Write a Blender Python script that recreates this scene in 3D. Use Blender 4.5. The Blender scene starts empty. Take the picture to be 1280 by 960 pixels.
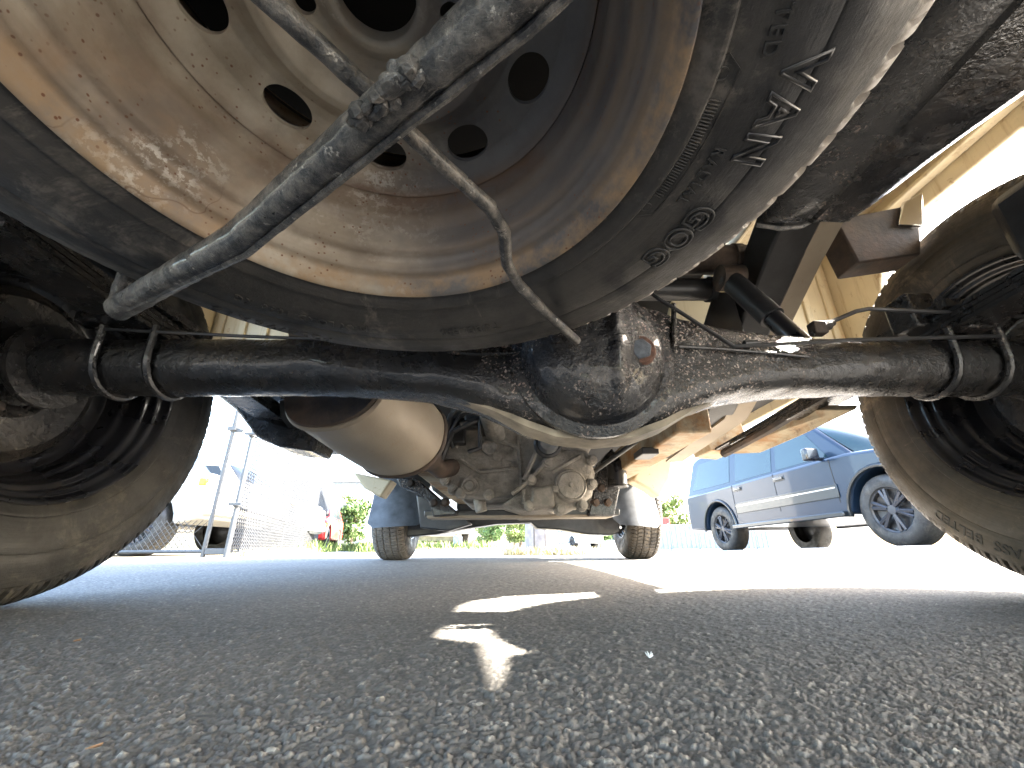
import bpy, bmesh, math, random
import numpy as np
from mathutils import Vector, Matrix, noise
from math import radians as R, sin, cos, pi
random.seed(7); rng = np.random.default_rng(7)
S = bpy.context.scene
COL = S.collection
# ------------------------------------------------------------------ camera
CF, CT, CH, CYAW, CROLL = 523.4, .372, .085, .014, -.005
cam = bpy.data.cameras.new('camera'); co = bpy.data.objects.new('camera', cam); COL.objects.link(co)
cam.sensor_width = 36; cam.lens = 36 * CF / 1280; cam.clip_start = .01; cam.clip_end = 2000
co.matrix_world = Matrix.Translation((0, 0, CH)) @ Matrix.Rotation(-CYAW, 4, 'Z') @ Matrix.Rotation(pi/2 + CT, 4, 'X') @ Matrix.Rotation(CROLL, 4, 'Z')
S.camera = co
# ------------------------------------------------------------------ light
SUN_EL, SUN_DIR = R(37), Vector((.985, .13))          # from the right, a touch ahead
w = bpy.data.worlds.new('World'); S.world = w; w.use_nodes = True
sky = w.node_tree.nodes.new('ShaderNodeTexSky'); sky.sky_type = 'NISHITA'; sky.sun_disc = False
sky.sun_elevation = SUN_EL; sky.sun_rotation = math.atan2(SUN_DIR.x, SUN_DIR.y); sky.dust_density = 3; sky.air_density = 1.2
bg = w.node_tree.nodes['Background']; w.node_tree.links.new(sky.outputs[0], bg.inputs[0]); bg.inputs[1].default_value = .15
sl = bpy.data.lights.new('sun', 'SUN'); sl.energy = 4.6; sl.angle = R(.5); sl.color = (1, .93, .82)
so = bpy.data.objects.new('sun', sl); COL.objects.link(so)
so.rotation_euler = Vector((SUN_DIR.x*cos(SUN_EL), SUN_DIR.y*cos(SUN_EL), sin(SUN_EL))).to_track_quat('Z', 'Y').to_euler()
S.view_settings.view_transform = 'Standard'; S.view_settings.look = 'None'; S.view_settings.gamma = 1
S.view_settings.exposure = 4.1
S.cycles.max_bounces = 10; S.cycles.diffuse_bounces = 7
# ------------------------------------------------------------------ pixel -> point at a real distance (measured camera)
def _ray(px, py):
    u, v = (px-640)/CF, (py-480)/CF
    c, s = cos(-CROLL), sin(-CROLL); u, v = u*c - v*s, -(u*s + v*c)
    d = cos(CT) - v*sin(CT); z = sin(CT) + v*cos(CT)
    c, s = cos(-CYAW), sin(-CYAW); return Vector((u*c - d*s, u*s + d*c, z))
def aty(px, py, y): r = _ray(px, py); return r*(y/r.y) + Vector((0, 0, CH))
def atz(px, py, z): r = _ray(px, py); return r*((z-CH)/r.z) + Vector((0, 0, CH))
def atx(px, py, x): r = _ray(px, py); return r*(x/r.x) + Vector((0, 0, CH))
# ------------------------------------------------------------------ materials
class G:
    def __init__(s, name):
        s.m = bpy.data.materials.new(name); s.m.use_nodes = True; s.t = s.m.node_tree; s.N = s.t.nodes
        s.b = s.N['Principled BSDF']; s.co = s.N.new('ShaderNodeTexCoord').outputs['Object']
    def n(s, t, attrs={}, **k):
        nd = s.N.new('ShaderNode' + t)
        for a, v in attrs.items(): setattr(nd, a, v)
        for a, v in k.items():
            a = int(a[1:]) if a[0] == 'i' and a[1:].isdigit() else a.replace('_', ' ')
            s.set(nd.inputs[a], v)
        return nd
    def set(s, inp, v):
        if isinstance(v, bpy.types.NodeSocket): s.t.links.new(v, inp)
        else: inp.default_value = (*v, 1) if isinstance(v, tuple) and len(v) == 3 and inp.type == 'RGBA' else v
    def noise(s, sc, det=4, ro=.55, dist=0, co=None): return s.n('TexNoise', Vector=co or s.co, Scale=sc, Detail=det, Roughness=ro, Distortion=dist).outputs[0]
    def vor(s, sc, feat='F1', co=None): return s.n('TexVoronoi', dict(feature=feat), Vector=co or s.co, Scale=sc).outputs
    def ramp(s, f, *st):
        r = s.n('ValToRGB', Fac=f); e = r.color_ramp.elements
        while len(e) < len(st): e.new(.5)
        for x, (p, c) in zip(e, st): x.position = p; x.color = (c, c, c, 1) if isinstance(c, (int, float)) else (*c, 1)
        return r.outputs[0]
    def mix(s, f, a, b): 
        n = s.N.new('ShaderNodeMix'); n.data_type = 'RGBA'
        s.set(n.inputs[0], f); s.set(n.inputs[6], a); s.set(n.inputs[7], b); return n.outputs[2]
    def math(s, op, a, b=0.0): return s.n('Math', dict(operation=op), i0=a, i1=b).outputs[0]
    def bump(s, h, st=.4, d=.002, nrm=None):
        k = dict(Height=h, Strength=st, Distance=d)
        if nrm: k['Normal'] = nrm
        return s.n('Bump', **k).outputs[0]
    def out(s, col, rough=.6, metal=0., nrm=None, coat=0., spec=None):
        s.set(s.b.inputs['Base Color'], col); s.set(s.b.inputs['Roughness'], rough); s.set(s.b.inputs['Metallic'], metal)
        if nrm: s.set(s.b.inputs['Normal'], nrm)
        s.set(s.b.inputs['Coat Weight'], coat)
        if spec is not None: s.set(s.b.inputs['Specular IOR Level'], spec)
        return s.m
MT = {}
def simple(name, c, rough=.6, metal=0., var=.25, sc=8, bump=.15, coat=0.):
    g = G(name); f = g.noise(sc, 6); lo = tuple(x*(1-var) for x in c); hi = tuple(min(1, x*(1+var)) for x in c)
    MT[name] = g.out(g.mix(g.ramp(f, (.3, 0), (.7, 1)), lo, hi), rough, metal, g.bump(g.noise(sc*12, 3), bump, .001), coat)
def mats():
    # asphalt with real stones (tone attribute says which stone it is)
    g = G('asphalt_stones'); a = g.n('Attribute', dict(attribute_name='tone')).outputs['Fac']
    c = g.ramp(a, (0, (.1, .094, .086)), (.35, (.155, .146, .134)), (.7, (.215, .2, .182)), (.93, (.28, .26, .23)), (.985, (.46, .43, .37)))
    c = g.mix(g.ramp(g.noise(260, 4), (.35, 0), (.7, .5)), c, (.13, .122, .11))
    c = g.mix(g.ramp(g.noise(3, 4), (.4, 0), (.75, .35)), c, (.2, .18, .155))
    c = g.mix(g.ramp(g.noise(1.3, 4), (.5, 0), (.62, .3)), c, (.11, .105, .098))
    MT['asphalt_stones'] = g.out(c, g.ramp(g.noise(300, 2), (.3, .75), (.7, .95)), 0, g.bump(g.noise(600, 3), .5, .0008), 0, .25)
    g = G('asphalt'); v = g.vor(95); f = g.ramp(v[1], (0, 0), (1, 1))
    c = g.mix(f, (.09, .088, .085), (.24, .23, .215)); c = g.mix(g.ramp(g.noise(2, 5), (.35, 0), (.7, .5)), c, (.2, .19, .175))
    MT['asphalt'] = g.out(c, .8, 0, g.bump(v[0], .7, .004))
    # black underseal, tarry and stone-chipped
    for nm, base, chip, lo, bs in (('underseal', (.008, .0085, .010), (.5, .46, .42), .74, .75), ('underseal_plain', (.009, .009, .010), (.3, .26, .22), .66, .6), ('underseal_chipped', (.007, .008, .011), (.55, .5, .46), .56, 1.)):
        g = G(nm); v = g.vor(190, co=g.n('Mapping', Vector=g.co, Scale=(1, 1, 1.4)).outputs[0])
        zx = g.n('SeparateXYZ', Vector=g.co).outputs[0]; zone = g.ramp(g.math('ADD', g.math('MULTIPLY', zx, .5), .5), (.44, .0), (.5, .2), (.56, .12), (.62, .32), (.7, .3), (.8, .05)) if nm == 'underseal' else .0
        m = g.math('MULTIPLY', g.ramp(g.noise(230, 3, .6, .3), (.585, 0), (.62, 1)), g.ramp(g.math('ADD', g.noise(11, 4, .65), zone), (lo-.08, 0), (lo+.06, 1)))
        rust = g.ramp(g.noise(14, 5, .7), (.52, 0), (.66, .8))
        c = g.mix(rust, base, (.026, .02, .016)); c = g.mix(g.ramp(g.noise(5, 4), (.4, 0), (.7, .45)), c, (.04, .036, .031))
        c = g.mix(m, c, g.mix(g.noise(40), chip, (.25, .13, .09)))
        h = g.math('ADD', g.noise(55, 6, .65), g.math('MULTIPLY', g.noise(240, 3), .35))
        h = g.math('SUBTRACT', h, g.math('MULTIPLY', m, .35))
        MT[nm] = g.out(c, g.ramp(g.noise(22, 5, .7), (.35, .1), (.56, .3), (.75, .65)), 0, g.bump(h, .8*bs, .007), .25)
    # underseal with road dust on what faces down
    # spare rim: bare rusty steel, rust and light painted tan on one side, shade dark grey on the other
    g = G('rusty_steel'); x = g.n('SeparateXYZ', Vector=g.co).outputs
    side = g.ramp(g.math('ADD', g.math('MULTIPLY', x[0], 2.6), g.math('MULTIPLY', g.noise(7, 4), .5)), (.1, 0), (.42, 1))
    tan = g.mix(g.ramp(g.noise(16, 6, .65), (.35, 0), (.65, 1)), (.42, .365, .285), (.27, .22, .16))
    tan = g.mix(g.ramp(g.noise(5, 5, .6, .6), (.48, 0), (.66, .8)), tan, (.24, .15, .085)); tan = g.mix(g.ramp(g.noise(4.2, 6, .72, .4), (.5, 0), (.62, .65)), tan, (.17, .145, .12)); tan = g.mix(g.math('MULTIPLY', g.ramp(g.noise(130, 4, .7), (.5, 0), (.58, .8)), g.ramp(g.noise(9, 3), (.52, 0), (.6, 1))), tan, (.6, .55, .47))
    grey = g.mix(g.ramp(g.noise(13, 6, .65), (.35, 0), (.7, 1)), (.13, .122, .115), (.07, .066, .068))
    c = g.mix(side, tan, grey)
    # rust creeping at the seam (radius .168) and at the lip
    rad = g.n('VectorMath', dict(operation='LENGTH'), i0=g.n('CombineXYZ', X=x[0], Y=x[1]).outputs[0]).outputs['Value']
    rr = g.math('ADD', rad, g.math('MULTIPLY', g.math('SUBTRACT', g.noise(22, 5, .7), .5), .012))
    seam = g.math('MULTIPLY', g.ramp(g.math('ABSOLUTE', g.math('SUBTRACT', rr, .1680)), (0, 1), (.0045, 0)), g.ramp(g.noise(8, 3), (.36, .3), (.55, 1)))
    c = g.mix(seam, c, (.13, .07, .04))
    lip = g.math('MULTIPLY', g.ramp(rr, (.193, 0), (.2, 1)), g.ramp(g.noise(18, 5, .7), (.42, 0), (.6, .85)))
    c = g.mix(lip, c, (.3, .2, .11))
    v = g.vor(150); sp = g.math('MULTIPLY', g.ramp(v[0], (.12, 1), (.2, 0)), g.ramp(g.noise(12, 3), (.48, 0), (.56, 1)))
    c = g.mix(sp, c, (.13, .05, .02))
    w2 = g.math('MULTIPLY', g.ramp(g.noise(5, 2, .5, 1.5), (.497, 0), (.5, .6), (.503, 0)), g.ramp(g.noise(2.6, 2), (.52, 0), (.56, 1)));
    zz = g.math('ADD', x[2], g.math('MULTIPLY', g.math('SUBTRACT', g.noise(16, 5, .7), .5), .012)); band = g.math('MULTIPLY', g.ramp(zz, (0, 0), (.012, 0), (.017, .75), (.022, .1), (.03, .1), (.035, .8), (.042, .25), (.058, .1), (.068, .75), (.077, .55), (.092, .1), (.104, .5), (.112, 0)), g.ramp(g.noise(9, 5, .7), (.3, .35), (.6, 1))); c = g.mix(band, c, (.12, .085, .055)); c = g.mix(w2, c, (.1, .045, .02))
    MT['rusty_steel'] = g.out(c, g.ramp(g.noise(30, 4), (.3, .5), (.7, .8)), .12, g.bump(g.math('ADD', g.noise(45, 6, .7), g.math('MULTIPLY', g.noise(8, 3), 1.5)), .35, .0025))
    # tyre rubber
    for nm, c0, dust, am in (('rubber_dusty', (.018, .017, .016), (.12, .093, .063), .75), ('rubber', (.010, .010, .010), (.042, .036, .028), .6), ('rubber_dark', (.014, .014, .014), (.085, .073, .06), .55), ('rubber_wet', (.01, .01, .01), (.02, .02, .02), .4)):
        g = G(nm); x = g.n('SeparateXYZ', Vector=g.co).outputs
        rad = g.n('VectorMath', dict(operation='LENGTH'), i0=g.n('CombineXYZ', X=x[0], Y=x[1]).outputs[0]).outputs['Value']
        streak = g.noise(1, 4, .6, co=g.n('CombineXYZ', X=g.math('MULTIPLY', rad, 260), Y=g.math('MULTIPLY', x[0], 5), Z=g.math('MULTIPLY', x[1], 5)).outputs[0])
        f = g.math('MULTIPLY', g.ramp(g.noise(9, 6, .7), (.3, .15), (.7, 1)), g.ramp(streak, (.3, .55), (.7, 1)))
        c = g.mix(g.math('MULTIPLY', f, am), c0, dust)
        c = g.mix(g.ramp(g.noise(28, 5, .75), (.62, 0), (.72, .5)), c, dust)
        c = g.mix(g.math('MULTIPLY', g.ramp(g.noise(7, 7, .78, .8), (.54, 0), (.6, .75)), g.ramp(g.noise(60, 4, .7), (.4, .2), (.6, 1))), c, tuple(x*1.5 for x in dust))
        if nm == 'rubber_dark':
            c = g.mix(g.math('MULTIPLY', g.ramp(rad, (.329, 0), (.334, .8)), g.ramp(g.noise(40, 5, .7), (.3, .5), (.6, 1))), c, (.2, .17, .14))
            wet = g.math('MULTIPLY', g.ramp(g.noise(11, 3), (.53, 0), (.6, .85)), g.ramp(rad, (.25, 0), (.262, 1), (.3, 1), (.31, 0))); c = g.mix(wet, c, (.008, .008, .009))
            dx = g.n('VectorMath', dict(operation='DISTANCE'), i0=g.co, i1=(.2753, .0190, -.013)).outputs['Value']; dx2 = g.n('VectorMath', dict(operation='DISTANCE'), i0=g.co, i1=(.2630, .0960, -.013)).outputs['Value']
            st = g.math('MAXIMUM', g.ramp(g.math('ADD', dx, g.math('MULTIPLY', g.noise(45, 4, .6), .022)), (.045, .9), (.055, 0)), g.ramp(g.math('ADD', dx2, g.math('MULTIPLY', g.noise(45, 4, .6), .022)), (.028, .9), (.036, 0))); c = g.mix(st, c, (.006, .006, .007))
        MT[nm] = g.out(c, g.ramp(g.noise(12, 5, .7), (.35, .38), (.65, .85)), 0, g.bump(g.math('ADD', g.noise(90, 6, .75), g.math('MULTIPLY', streak, .5)), .45, .002))
    # cast aluminium with dried mud
    g = G('dusty_casting'); c = g.mix(g.ramp(g.noise(20, 6, .7), (.35, 0), (.65, 1)), (.19, .175, .155), (.38, .345, .295))
    c = g.mix(g.ramp(g.noise(9, 5, .7), (.55, 0), (.68, .8)), c, (.075, .065, .055))
    MT['dusty_casting'] = g.out(c, .7, .25, g.bump(g.noise(75, 7, .8), 1., .007))
    g = G('muffler_steel'); c = g.mix(g.ramp(g.noise(7, 5, .6), (.35, 0), (.7, 1)), (.22, .18, .135), (.33, .285, .22))
    c = g.mix(g.ramp(g.noise(24, 6, .75), (.6, 0), (.7, .7)), c, (.22, .15, .09))
    MT['muffler_steel'] = g.out(c, g.ramp(g.noise(14, 5, .7), (.3, .42), (.7, .7)), .35, g.bump(g.noise(60, 5, .7), .25, .002))
    g = G('rod_steel'); c = g.mix(g.ramp(g.noise(60, 6, .75), (.42, 0), (.6, 1)), (.02, .02, .021), (.115, .103, .09))
    c = g.mix(g.ramp(g.noise(130, 4, .7), (.62, 0), (.68, .7)), c, (.36, .33, .29))
    MT['rod_steel'] = g.out(c, g.ramp(g.noise(80), (.3, .25), (.7, .6)), .3, g.bump(g.noise(120, 6, .75), .9, .003), .2)
    g = G('beige_paint'); x = g.n('SeparateXYZ', Vector=g.co).outputs
    stre = g.noise(1, 5, .65, co=g.n('Mapping', Vector=g.co, Scale=(26, 26, 2.5)).outputs[0])
    c = g.mix(g.ramp(g.noise(6, 5), (.35, 0), (.7, 1)), (.62, .53, .36), (.52, .45, .32))
    c = g.mix(g.ramp(stre, (.55, 0), (.72, .75)), c, (.3, .2, .1)); c = g.mix(g.ramp(g.noise(30, 6, .7), (.6, 0), (.68, .6)), c, (.2, .1, .04))
    MT['beige_paint'] = g.out(c, .5, 0, g.bump(g.noise(60, 4), .3, .002), .1)
    g = G('rusty_beige'); c = g.mix(g.ramp(g.noise(10, 6, .7), (.42, 0), (.62, 1)), (.4, .33, .22), (.3, .15, .05))
    c = g.mix(g.ramp(g.noise(22, 5, .7), (.55, 0), (.7, .8)), c, (.12, .08, .05))
    MT['rusty_beige'] = g.out(c, .65, .1, g.bump(g.noise(60, 6, .7), .7, .003))
    g = G('rust_dark'); c = g.mix(g.ramp(g.noise(12, 6, .7), (.4, 0), (.65, 1)), (.025, .02, .017), (.085, .055, .037))
    MT['rust_dark'] = g.out(c, .7, .1, g.bump(g.noise(70, 5, .7), .6, .002))
    g = G('black_gloss'); c = g.mix(g.ramp(g.noise(20, 6, .7), (.55, 0), (.75, .5)), (.008, .008, .01), (.06, .05, .04))
    MT['black_gloss'] = g.out(c, g.ramp(g.noise(14, 4), (.35, .18), (.7, .5)), 0, g.bump(g.noise(30, 4), .2, .002), .4)
    simple('mud_plastic', (.05, .053, .057), .6, 0, .5, 14, .3, .1)
    simple('satin_black', (.02, .02, .021), .45, 0, .5, 20, .5, .15)
    simple('dark_void', (.018, .017, .016), .8, 0, .4, 6, .4)
    simple('galvanised', (.075, .08, .085), .6, .2, .15, 20); simple('dusty_edge', (.26, .22, .165), .7, 0, .45, 25, .8)
    simple('chrome', (.6, .6, .6), .12, 1, .05, 5, .02)
    simple('bolt_rust', (.12, .06, .04), .6, .3, .5, 120, .9)
    simple('bolt_blue', (.085, .1, .12), .4, .3, .5, 150, .9)
    simple('suv_paint', (.0085, .019, .037), .3, .0, .06, 3, .02, .25); simple('dark_glass', (.012, .014, .016), .25, 0, .1, 2, 0, 0); simple('spoke_metal', (.045, .045, .05), .4, .5, .1, 10); simple('wire', (.035, .037, .04), .6, 0, .2, 20)
    simple('suv_lower', (.014, .018, .021), .3, .3, .06, 3, .02, .4)
    simple('white_paint', (.36, .37, .375), .3, 0, .04, 3, .02, .4)
    simple('red_paint', (.55, .03, .025), .3, 0, .1, 3, .02, .4)
    simple('car_glass', (.012, .03, .036), .08, 0, .1, 2, 0, 0)
    simple('alloy', (.35, .36, .37), .3, .8, .1, 10)
    simple('amber', (.8, .42, .02), .3); simple('red_lens', (.6, .03, .03), .3); simple('lens_clear', (.7, .7, .7), .15)
    simple('bark', (.12, .09, .065), .9, 0, .3, 10, .8)
    simple('old_wood', (.27, .26, .28), .85, 0, .3, 12, .6)
    simple('leaf_green', (.075, .13, .03), .6, 0, .3, 2); simple('leaf_yellow', (.12, .16, .035), .6, 0, .3, 2); simple('leaf_dark', (.04, .085, .035), .6, 0, .3, 2)
    simple('grass', (.12, .17, .04), .7, 0, .3, 3); simple('dry_grass', (.4, .36, .22), .8, 0, .3, 3)
    simple('kerb_stone', (.45, .44, .41), .8); simple('sunlit_white', (.75, .75, .72), .6)
    simple('roof_red', (.4, .1, .07), .8); simple('render_white', (.7, .68, .64), .8); simple('grey_steel', (.2, .23, .27), .5)
    simple('sign_cyan', (.1, .45, .6), .5); simple('feather_white', (.8, .8, .78), .7); simple('dead_leaf', (.22, .12, .06), .7)
    simple('cream', (.6, .55, .42), .6); simple('earth', (.2, .17, .12), .9, 0, .3, 3, .5)
mats()
MT['suv_paint'].node_tree.nodes['Principled BSDF'].inputs['Specular IOR Level'].default_value = .25
# ------------------------------------------------------------------ mesh helpers
class MB:
    def __init__(s): s.v = []; s.f = []; s.p = []
    def add(s, vs, fs):
        k = len(s.v); s.p.append((k, len(s.f))); s.v += [tuple(v) for v in vs]; s.f += [tuple(i+k for i in f) for f in fs]; return s
    def box(s, c, d, rot=None):
        M_ = rot or Matrix.Identity(3); c = Vector(c)
        vs = [c + M_ @ Vector((x*d[0]/2, y*d[1]/2, z*d[2]/2)) for x in (-1, 1) for y in (-1, 1) for z in (-1, 1)]
        return s.add(vs, [(0, 1, 3, 2), (4, 6, 7, 5), (0, 4, 5, 1), (2, 3, 7, 6), (0, 2, 6, 4), (1, 5, 7, 3)])
    def tube(s, pts, r, n=12, jit=0, cap=True, closed=False):
        pts = [Vector(p) for p in pts]; rs = r if isinstance(r, (list, tuple)) else [r]*len(pts); vs = []; up = None
        L = len(pts)
        for i, p in enumerate(pts):
            t = ((pts[(i+1) % L] - pts[i-1]) if closed else (pts[min(i+1, L-1)] - pts[max(i-1, 0)])).normalized()
            if up is None: up = t.orthogonal().normalized()
            up = (up - t*up.dot(t)).normalized(); b = t.cross(up)
            for k in range(n):
                a = 2*pi*k/n; rr = rs[i]*(1 + jit*noise.noise((p + up*cos(a)*rs[i] + b*sin(a)*rs[i])*90))
                vs.append(p + (up*cos(a) + b*sin(a))*rr)
        fs = [(i*n+k, i*n+(k+1) % n, ((i+1) % L)*n+(k+1) % n, ((i+1) % L)*n+k) for i in range(L if closed else L-1) for k in range(n)]
        if cap and not closed: fs += [tuple(range(n))[::-1], tuple(range((L-1)*n, L*n))]
        return s.add(vs, fs)
    def lathe(s, prof, n=48, origin=(0, 0, 0), axis='Z', closed=False):
        """prof: (r, a) pairs, a along the axis"""
        o = Vector(origin); vs = []; L = len(prof)
        for r, a in prof:
            for k in range(n):
                t = 2*pi*k/n; p = (r*cos(t), r*sin(t), a)
                vs.append(o + Vector(p if axis == 'Z' else ((a, p[0], p[1]) if axis == 'X' else (p[1], a, p[0]))))
        return s.add(vs, [(i*n+k, i*n+(k+1) % n, ((i+1) % L)*n+(k+1) % n, ((i+1) % L)*n+k) for i in range(L if closed else L-1) for k in range(n)])
    def disc(s, r, a, n=32, origin=(0, 0, 0), axis='Z'):
        m = MB().lathe([(r, a)], n, origin, axis); return s.add(m.v, [tuple(range(n))])
    def prism(s, poly, a, b, axis='Y'):
        """poly in the two other axes; extruded from a to b"""
        f = {'Y': lambda p, t: (p[0], t, p[1]), 'X': lambda p, t: (t, p[0], p[1]), 'Z': lambda p, t: (p[0], p[1], t)}[axis]; n = len(poly)
        return s.add([f(p, a) for p in poly] + [f(p, b) for p in poly], [tuple(range(n)), tuple(range(n, 2*n))[::-1]] + [(i, i+n, (i+1) % n+n, (i+1) % n) for i in range(n)])
    def sweep(s, secs):
        """secs: list of equal-length rings of points"""
        n = len(secs[0]); L = len(secs)
        return s.add([p for q in secs for p in q], [(i*n+k, i*n+(k+1) % n, (i+1)*n+(k+1) % n, (i+1)*n+k) for i in range(L-1) for k in range(n)] + [tuple(range(n))[::-1], tuple(range((L-1)*n, L*n))])
    def each(s, name, mat, parent=None, bevel=0, ang=35):
        """every added piece becomes an object of its own"""
        out = []
        for i, (v0, f0) in enumerate(s.p):
            v1, f1 = s.p[i+1] if i+1 < len(s.p) else (len(s.v), len(s.f)); q = MB(); q.add(s.v[v0:v1], [tuple(k-v0 for k in f) for f in s.f[f0:f1]]); out.append(q.build(name, mat, parent, bevel, ang))
        return out
    def build(s, name, mat, parent=None, bevel=0, ang=35, keep=False):
        me = bpy.data.meshes.new(name); me.from_pydata([tuple(v) for v in s.v], [], s.f); me.validate()
        bm = bmesh.new(); bm.from_mesh(me); bmesh.ops.recalc_face_normals(bm, faces=bm.faces); bm.to_mesh(me); bm.free()
        me.polygons.foreach_set('use_smooth', [True]*len(me.polygons)); me.set_sharp_from_angle(angle=R(ang)); me.materials.append(MT[mat])
        return link(name, me, parent, bevel)
def link(name, me, parent=None, bevel=0):
    o = bpy.data.objects.new(name, me); COL.objects.link(o)
    if parent:
        o.parent = parent
        if parent.type == 'EMPTY': o.matrix_parent_inverse = mw(parent).inverted()
    if bevel:
        b = o.modifiers.new('bevel', 'BEVEL'); b.width = bevel; b.segments = 2; b.limit_method = 'ANGLE'; b.angle_limit = R(40)
    return o
def mw(o): return Matrix.LocRotScale(o.location, o.rotation_euler, o.scale)
def tag(o, label=None, cat=None, group=None, kind=None):
    for k, v in (('label', label), ('category', cat), ('group', group), ('kind', kind)):
        if v: o[k] = v
    return o
def thing(name, label, cat, loc=(0, 0, 0), rotz=0, group=None):
    o = bpy.data.objects.new(name, None); COL.objects.link(o); o.location = loc; o.rotation_euler = (0, 0, rotz); o.empty_display_size = .1
    return tag(o, label, cat, group)
def local(o):      # parts given in the thing's own coordinates
    o.matrix_parent_inverse = Matrix.Identity(4); return o
def dup(o, parent=None):
    c = o.copy(); COL.objects.link(c); c.parent = parent
    for ch in o.children: dup(ch, c)
    return c
# ------------------------------------------------------------------ ground
def hsh(ix, iy, k):
    h = (ix.astype(np.int64)*374761393 + iy.astype(np.int64)*668265263 + k*1442695041) & 0xffffffff
    h = ((h ^ (h >> 13))*1274126177) & 0xffffffff; h = ((h ^ (h >> 16))*2246822519) & 0xffffffff
    return ((h ^ (h >> 15)) & 0xffffff)/float(0xffffff)
def worley(x, y, sc, k):
    x = x/sc; y = y/sc; ix = np.floor(x); iy = np.floor(y); F = np.full(x.shape, 9.); F2 = F.copy(); ID = np.zeros(x.shape)
    for dx in (-1, 0, 1):
        for dy in (-1, 0, 1):
            cx, cy = ix+dx, iy+dy; d = np.hypot(cx + hsh(cx, cy, k) - x, cy + hsh(cx, cy, k+1) - y)
            F2 = np.minimum(F2, np.maximum(F, d)); m = d < F; F = np.where(m, d, F); ID = np.where(m, hsh(cx, cy, k+2), ID)
    return F, F2, ID
def sstep(a, b, x): t = np.clip((x-a)/(b-a), 0, 1); return t*t*(3-2*t)
def lie(x, y): return sstep(1.6, 4., x)*np.clip(.067 - .024*(y-4.9), -.05, .09)
def ground():
    nu, ny = 760, 640
    u = np.linspace(-1.3, 1.3, nu); ys = np.exp(np.linspace(np.log(.15), np.log(7.), ny))
    Y = np.repeat(ys, nu); X = np.tile(u, ny)*(Y+.02)
    f1, f2, i1 = worley(X + .002*np.sin(Y*90), Y, .0043, 3); g1, g2, i2 = worley(X, Y, .0022, 11); q1, q2, i3 = worley(X, Y, .016, 31)
    edge = np.clip((f2-f1)*2.2, 0, 1)
    z = edge**.6*(.15+.85*i1)*.0014 + np.clip((g2-g1)*2, 0, 1)**.7*i2*.0010 + np.clip((q2-q1)*2, 0, 1)*i3*.0010
    z = z + .003*np.sin(X*5.1+1)*np.sin(Y*4.3) - .002
    fade = np.clip(1.25-Y/6, .2, 1)
    z = z*fade + lie(X, Y) + .002
    me = bpy.data.meshes.new('asphalt_pavement'); me.vertices.add(len(X))
    me.vertices.foreach_set('co', np.stack([X, Y, z], 1).astype(np.float32).ravel())
    a = (np.arange(ny-1)[:, None]*nu + np.arange(nu-1)).ravel(); q = np.stack([a, a+1, a+nu+1, a+nu], 1)
    me.loops.add(q.size); me.polygons.add(len(q)); me.loops.foreach_set('vertex_index', q.ravel().astype(np.int32))
    me.polygons.foreach_set('loop_start', np.arange(0, q.size, 4, dtype=np.int32)); me.polygons.foreach_set('loop_total', np.full(len(q), 4, np.int32)); me.polygons.foreach_set('use_smooth', np.ones(len(q), bool)); me.update()
    at = me.attributes.new('tone', 'FLOAT', 'POINT'); tone = np.where(edge*i1 > .22, i1, i2*.55)
    at.data.foreach_set('value', tone.astype(np.float32)); me.materials.append(MT['asphalt_stones'])
    tag(link('asphalt_pavement', me), kind='structure')
    # one sheet to the horizon
    ex = np.concatenate([-np.geomspace(900, 4, 30), np.linspace(-3.6, 12, 53), np.geomspace(13, 900, 30)]); ey = np.concatenate([-np.geomspace(900, 2, 16), np.linspace(-1.8, 16, 60), np.geomspace(17, 1500, 30)])
    XX, YY = np.meshgrid(ex, ey); ZZ = lie(XX, YY) - .004
    near = (YY < 7.3) & (YY > -.2) & (np.abs(XX) < 1.35*np.abs(YY)+.4); ZZ = ZZ - .006*near
    nx = len(ex); b = (np.arange(len(ey)-1)[:, None]*nx + np.arange(nx-1)).ravel()
    me = bpy.data.meshes.new('ground'); me.from_pydata(np.stack([XX, YY, ZZ], 2).reshape(-1, 3).tolist(), [], np.stack([b, b+1, b+nx+1, b+nx], 1).tolist())
    me.materials.append(MT['asphalt']); tag(link('ground', me), kind='structure')
    # verge of grass and kerb beyond the pavement on the left and far ahead
    m = MB(); m.prism([(-30, 4.45), (-5.0, 4.45), (-3.25, 4.45), (-3.05, 4.6), (-6.0, 15.2), (-12, 34), (-30, 34)], -.02, .004, 'Z')
    tag(m.build('gravel_yard', 'earth'), kind='structure')
ground()
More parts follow.
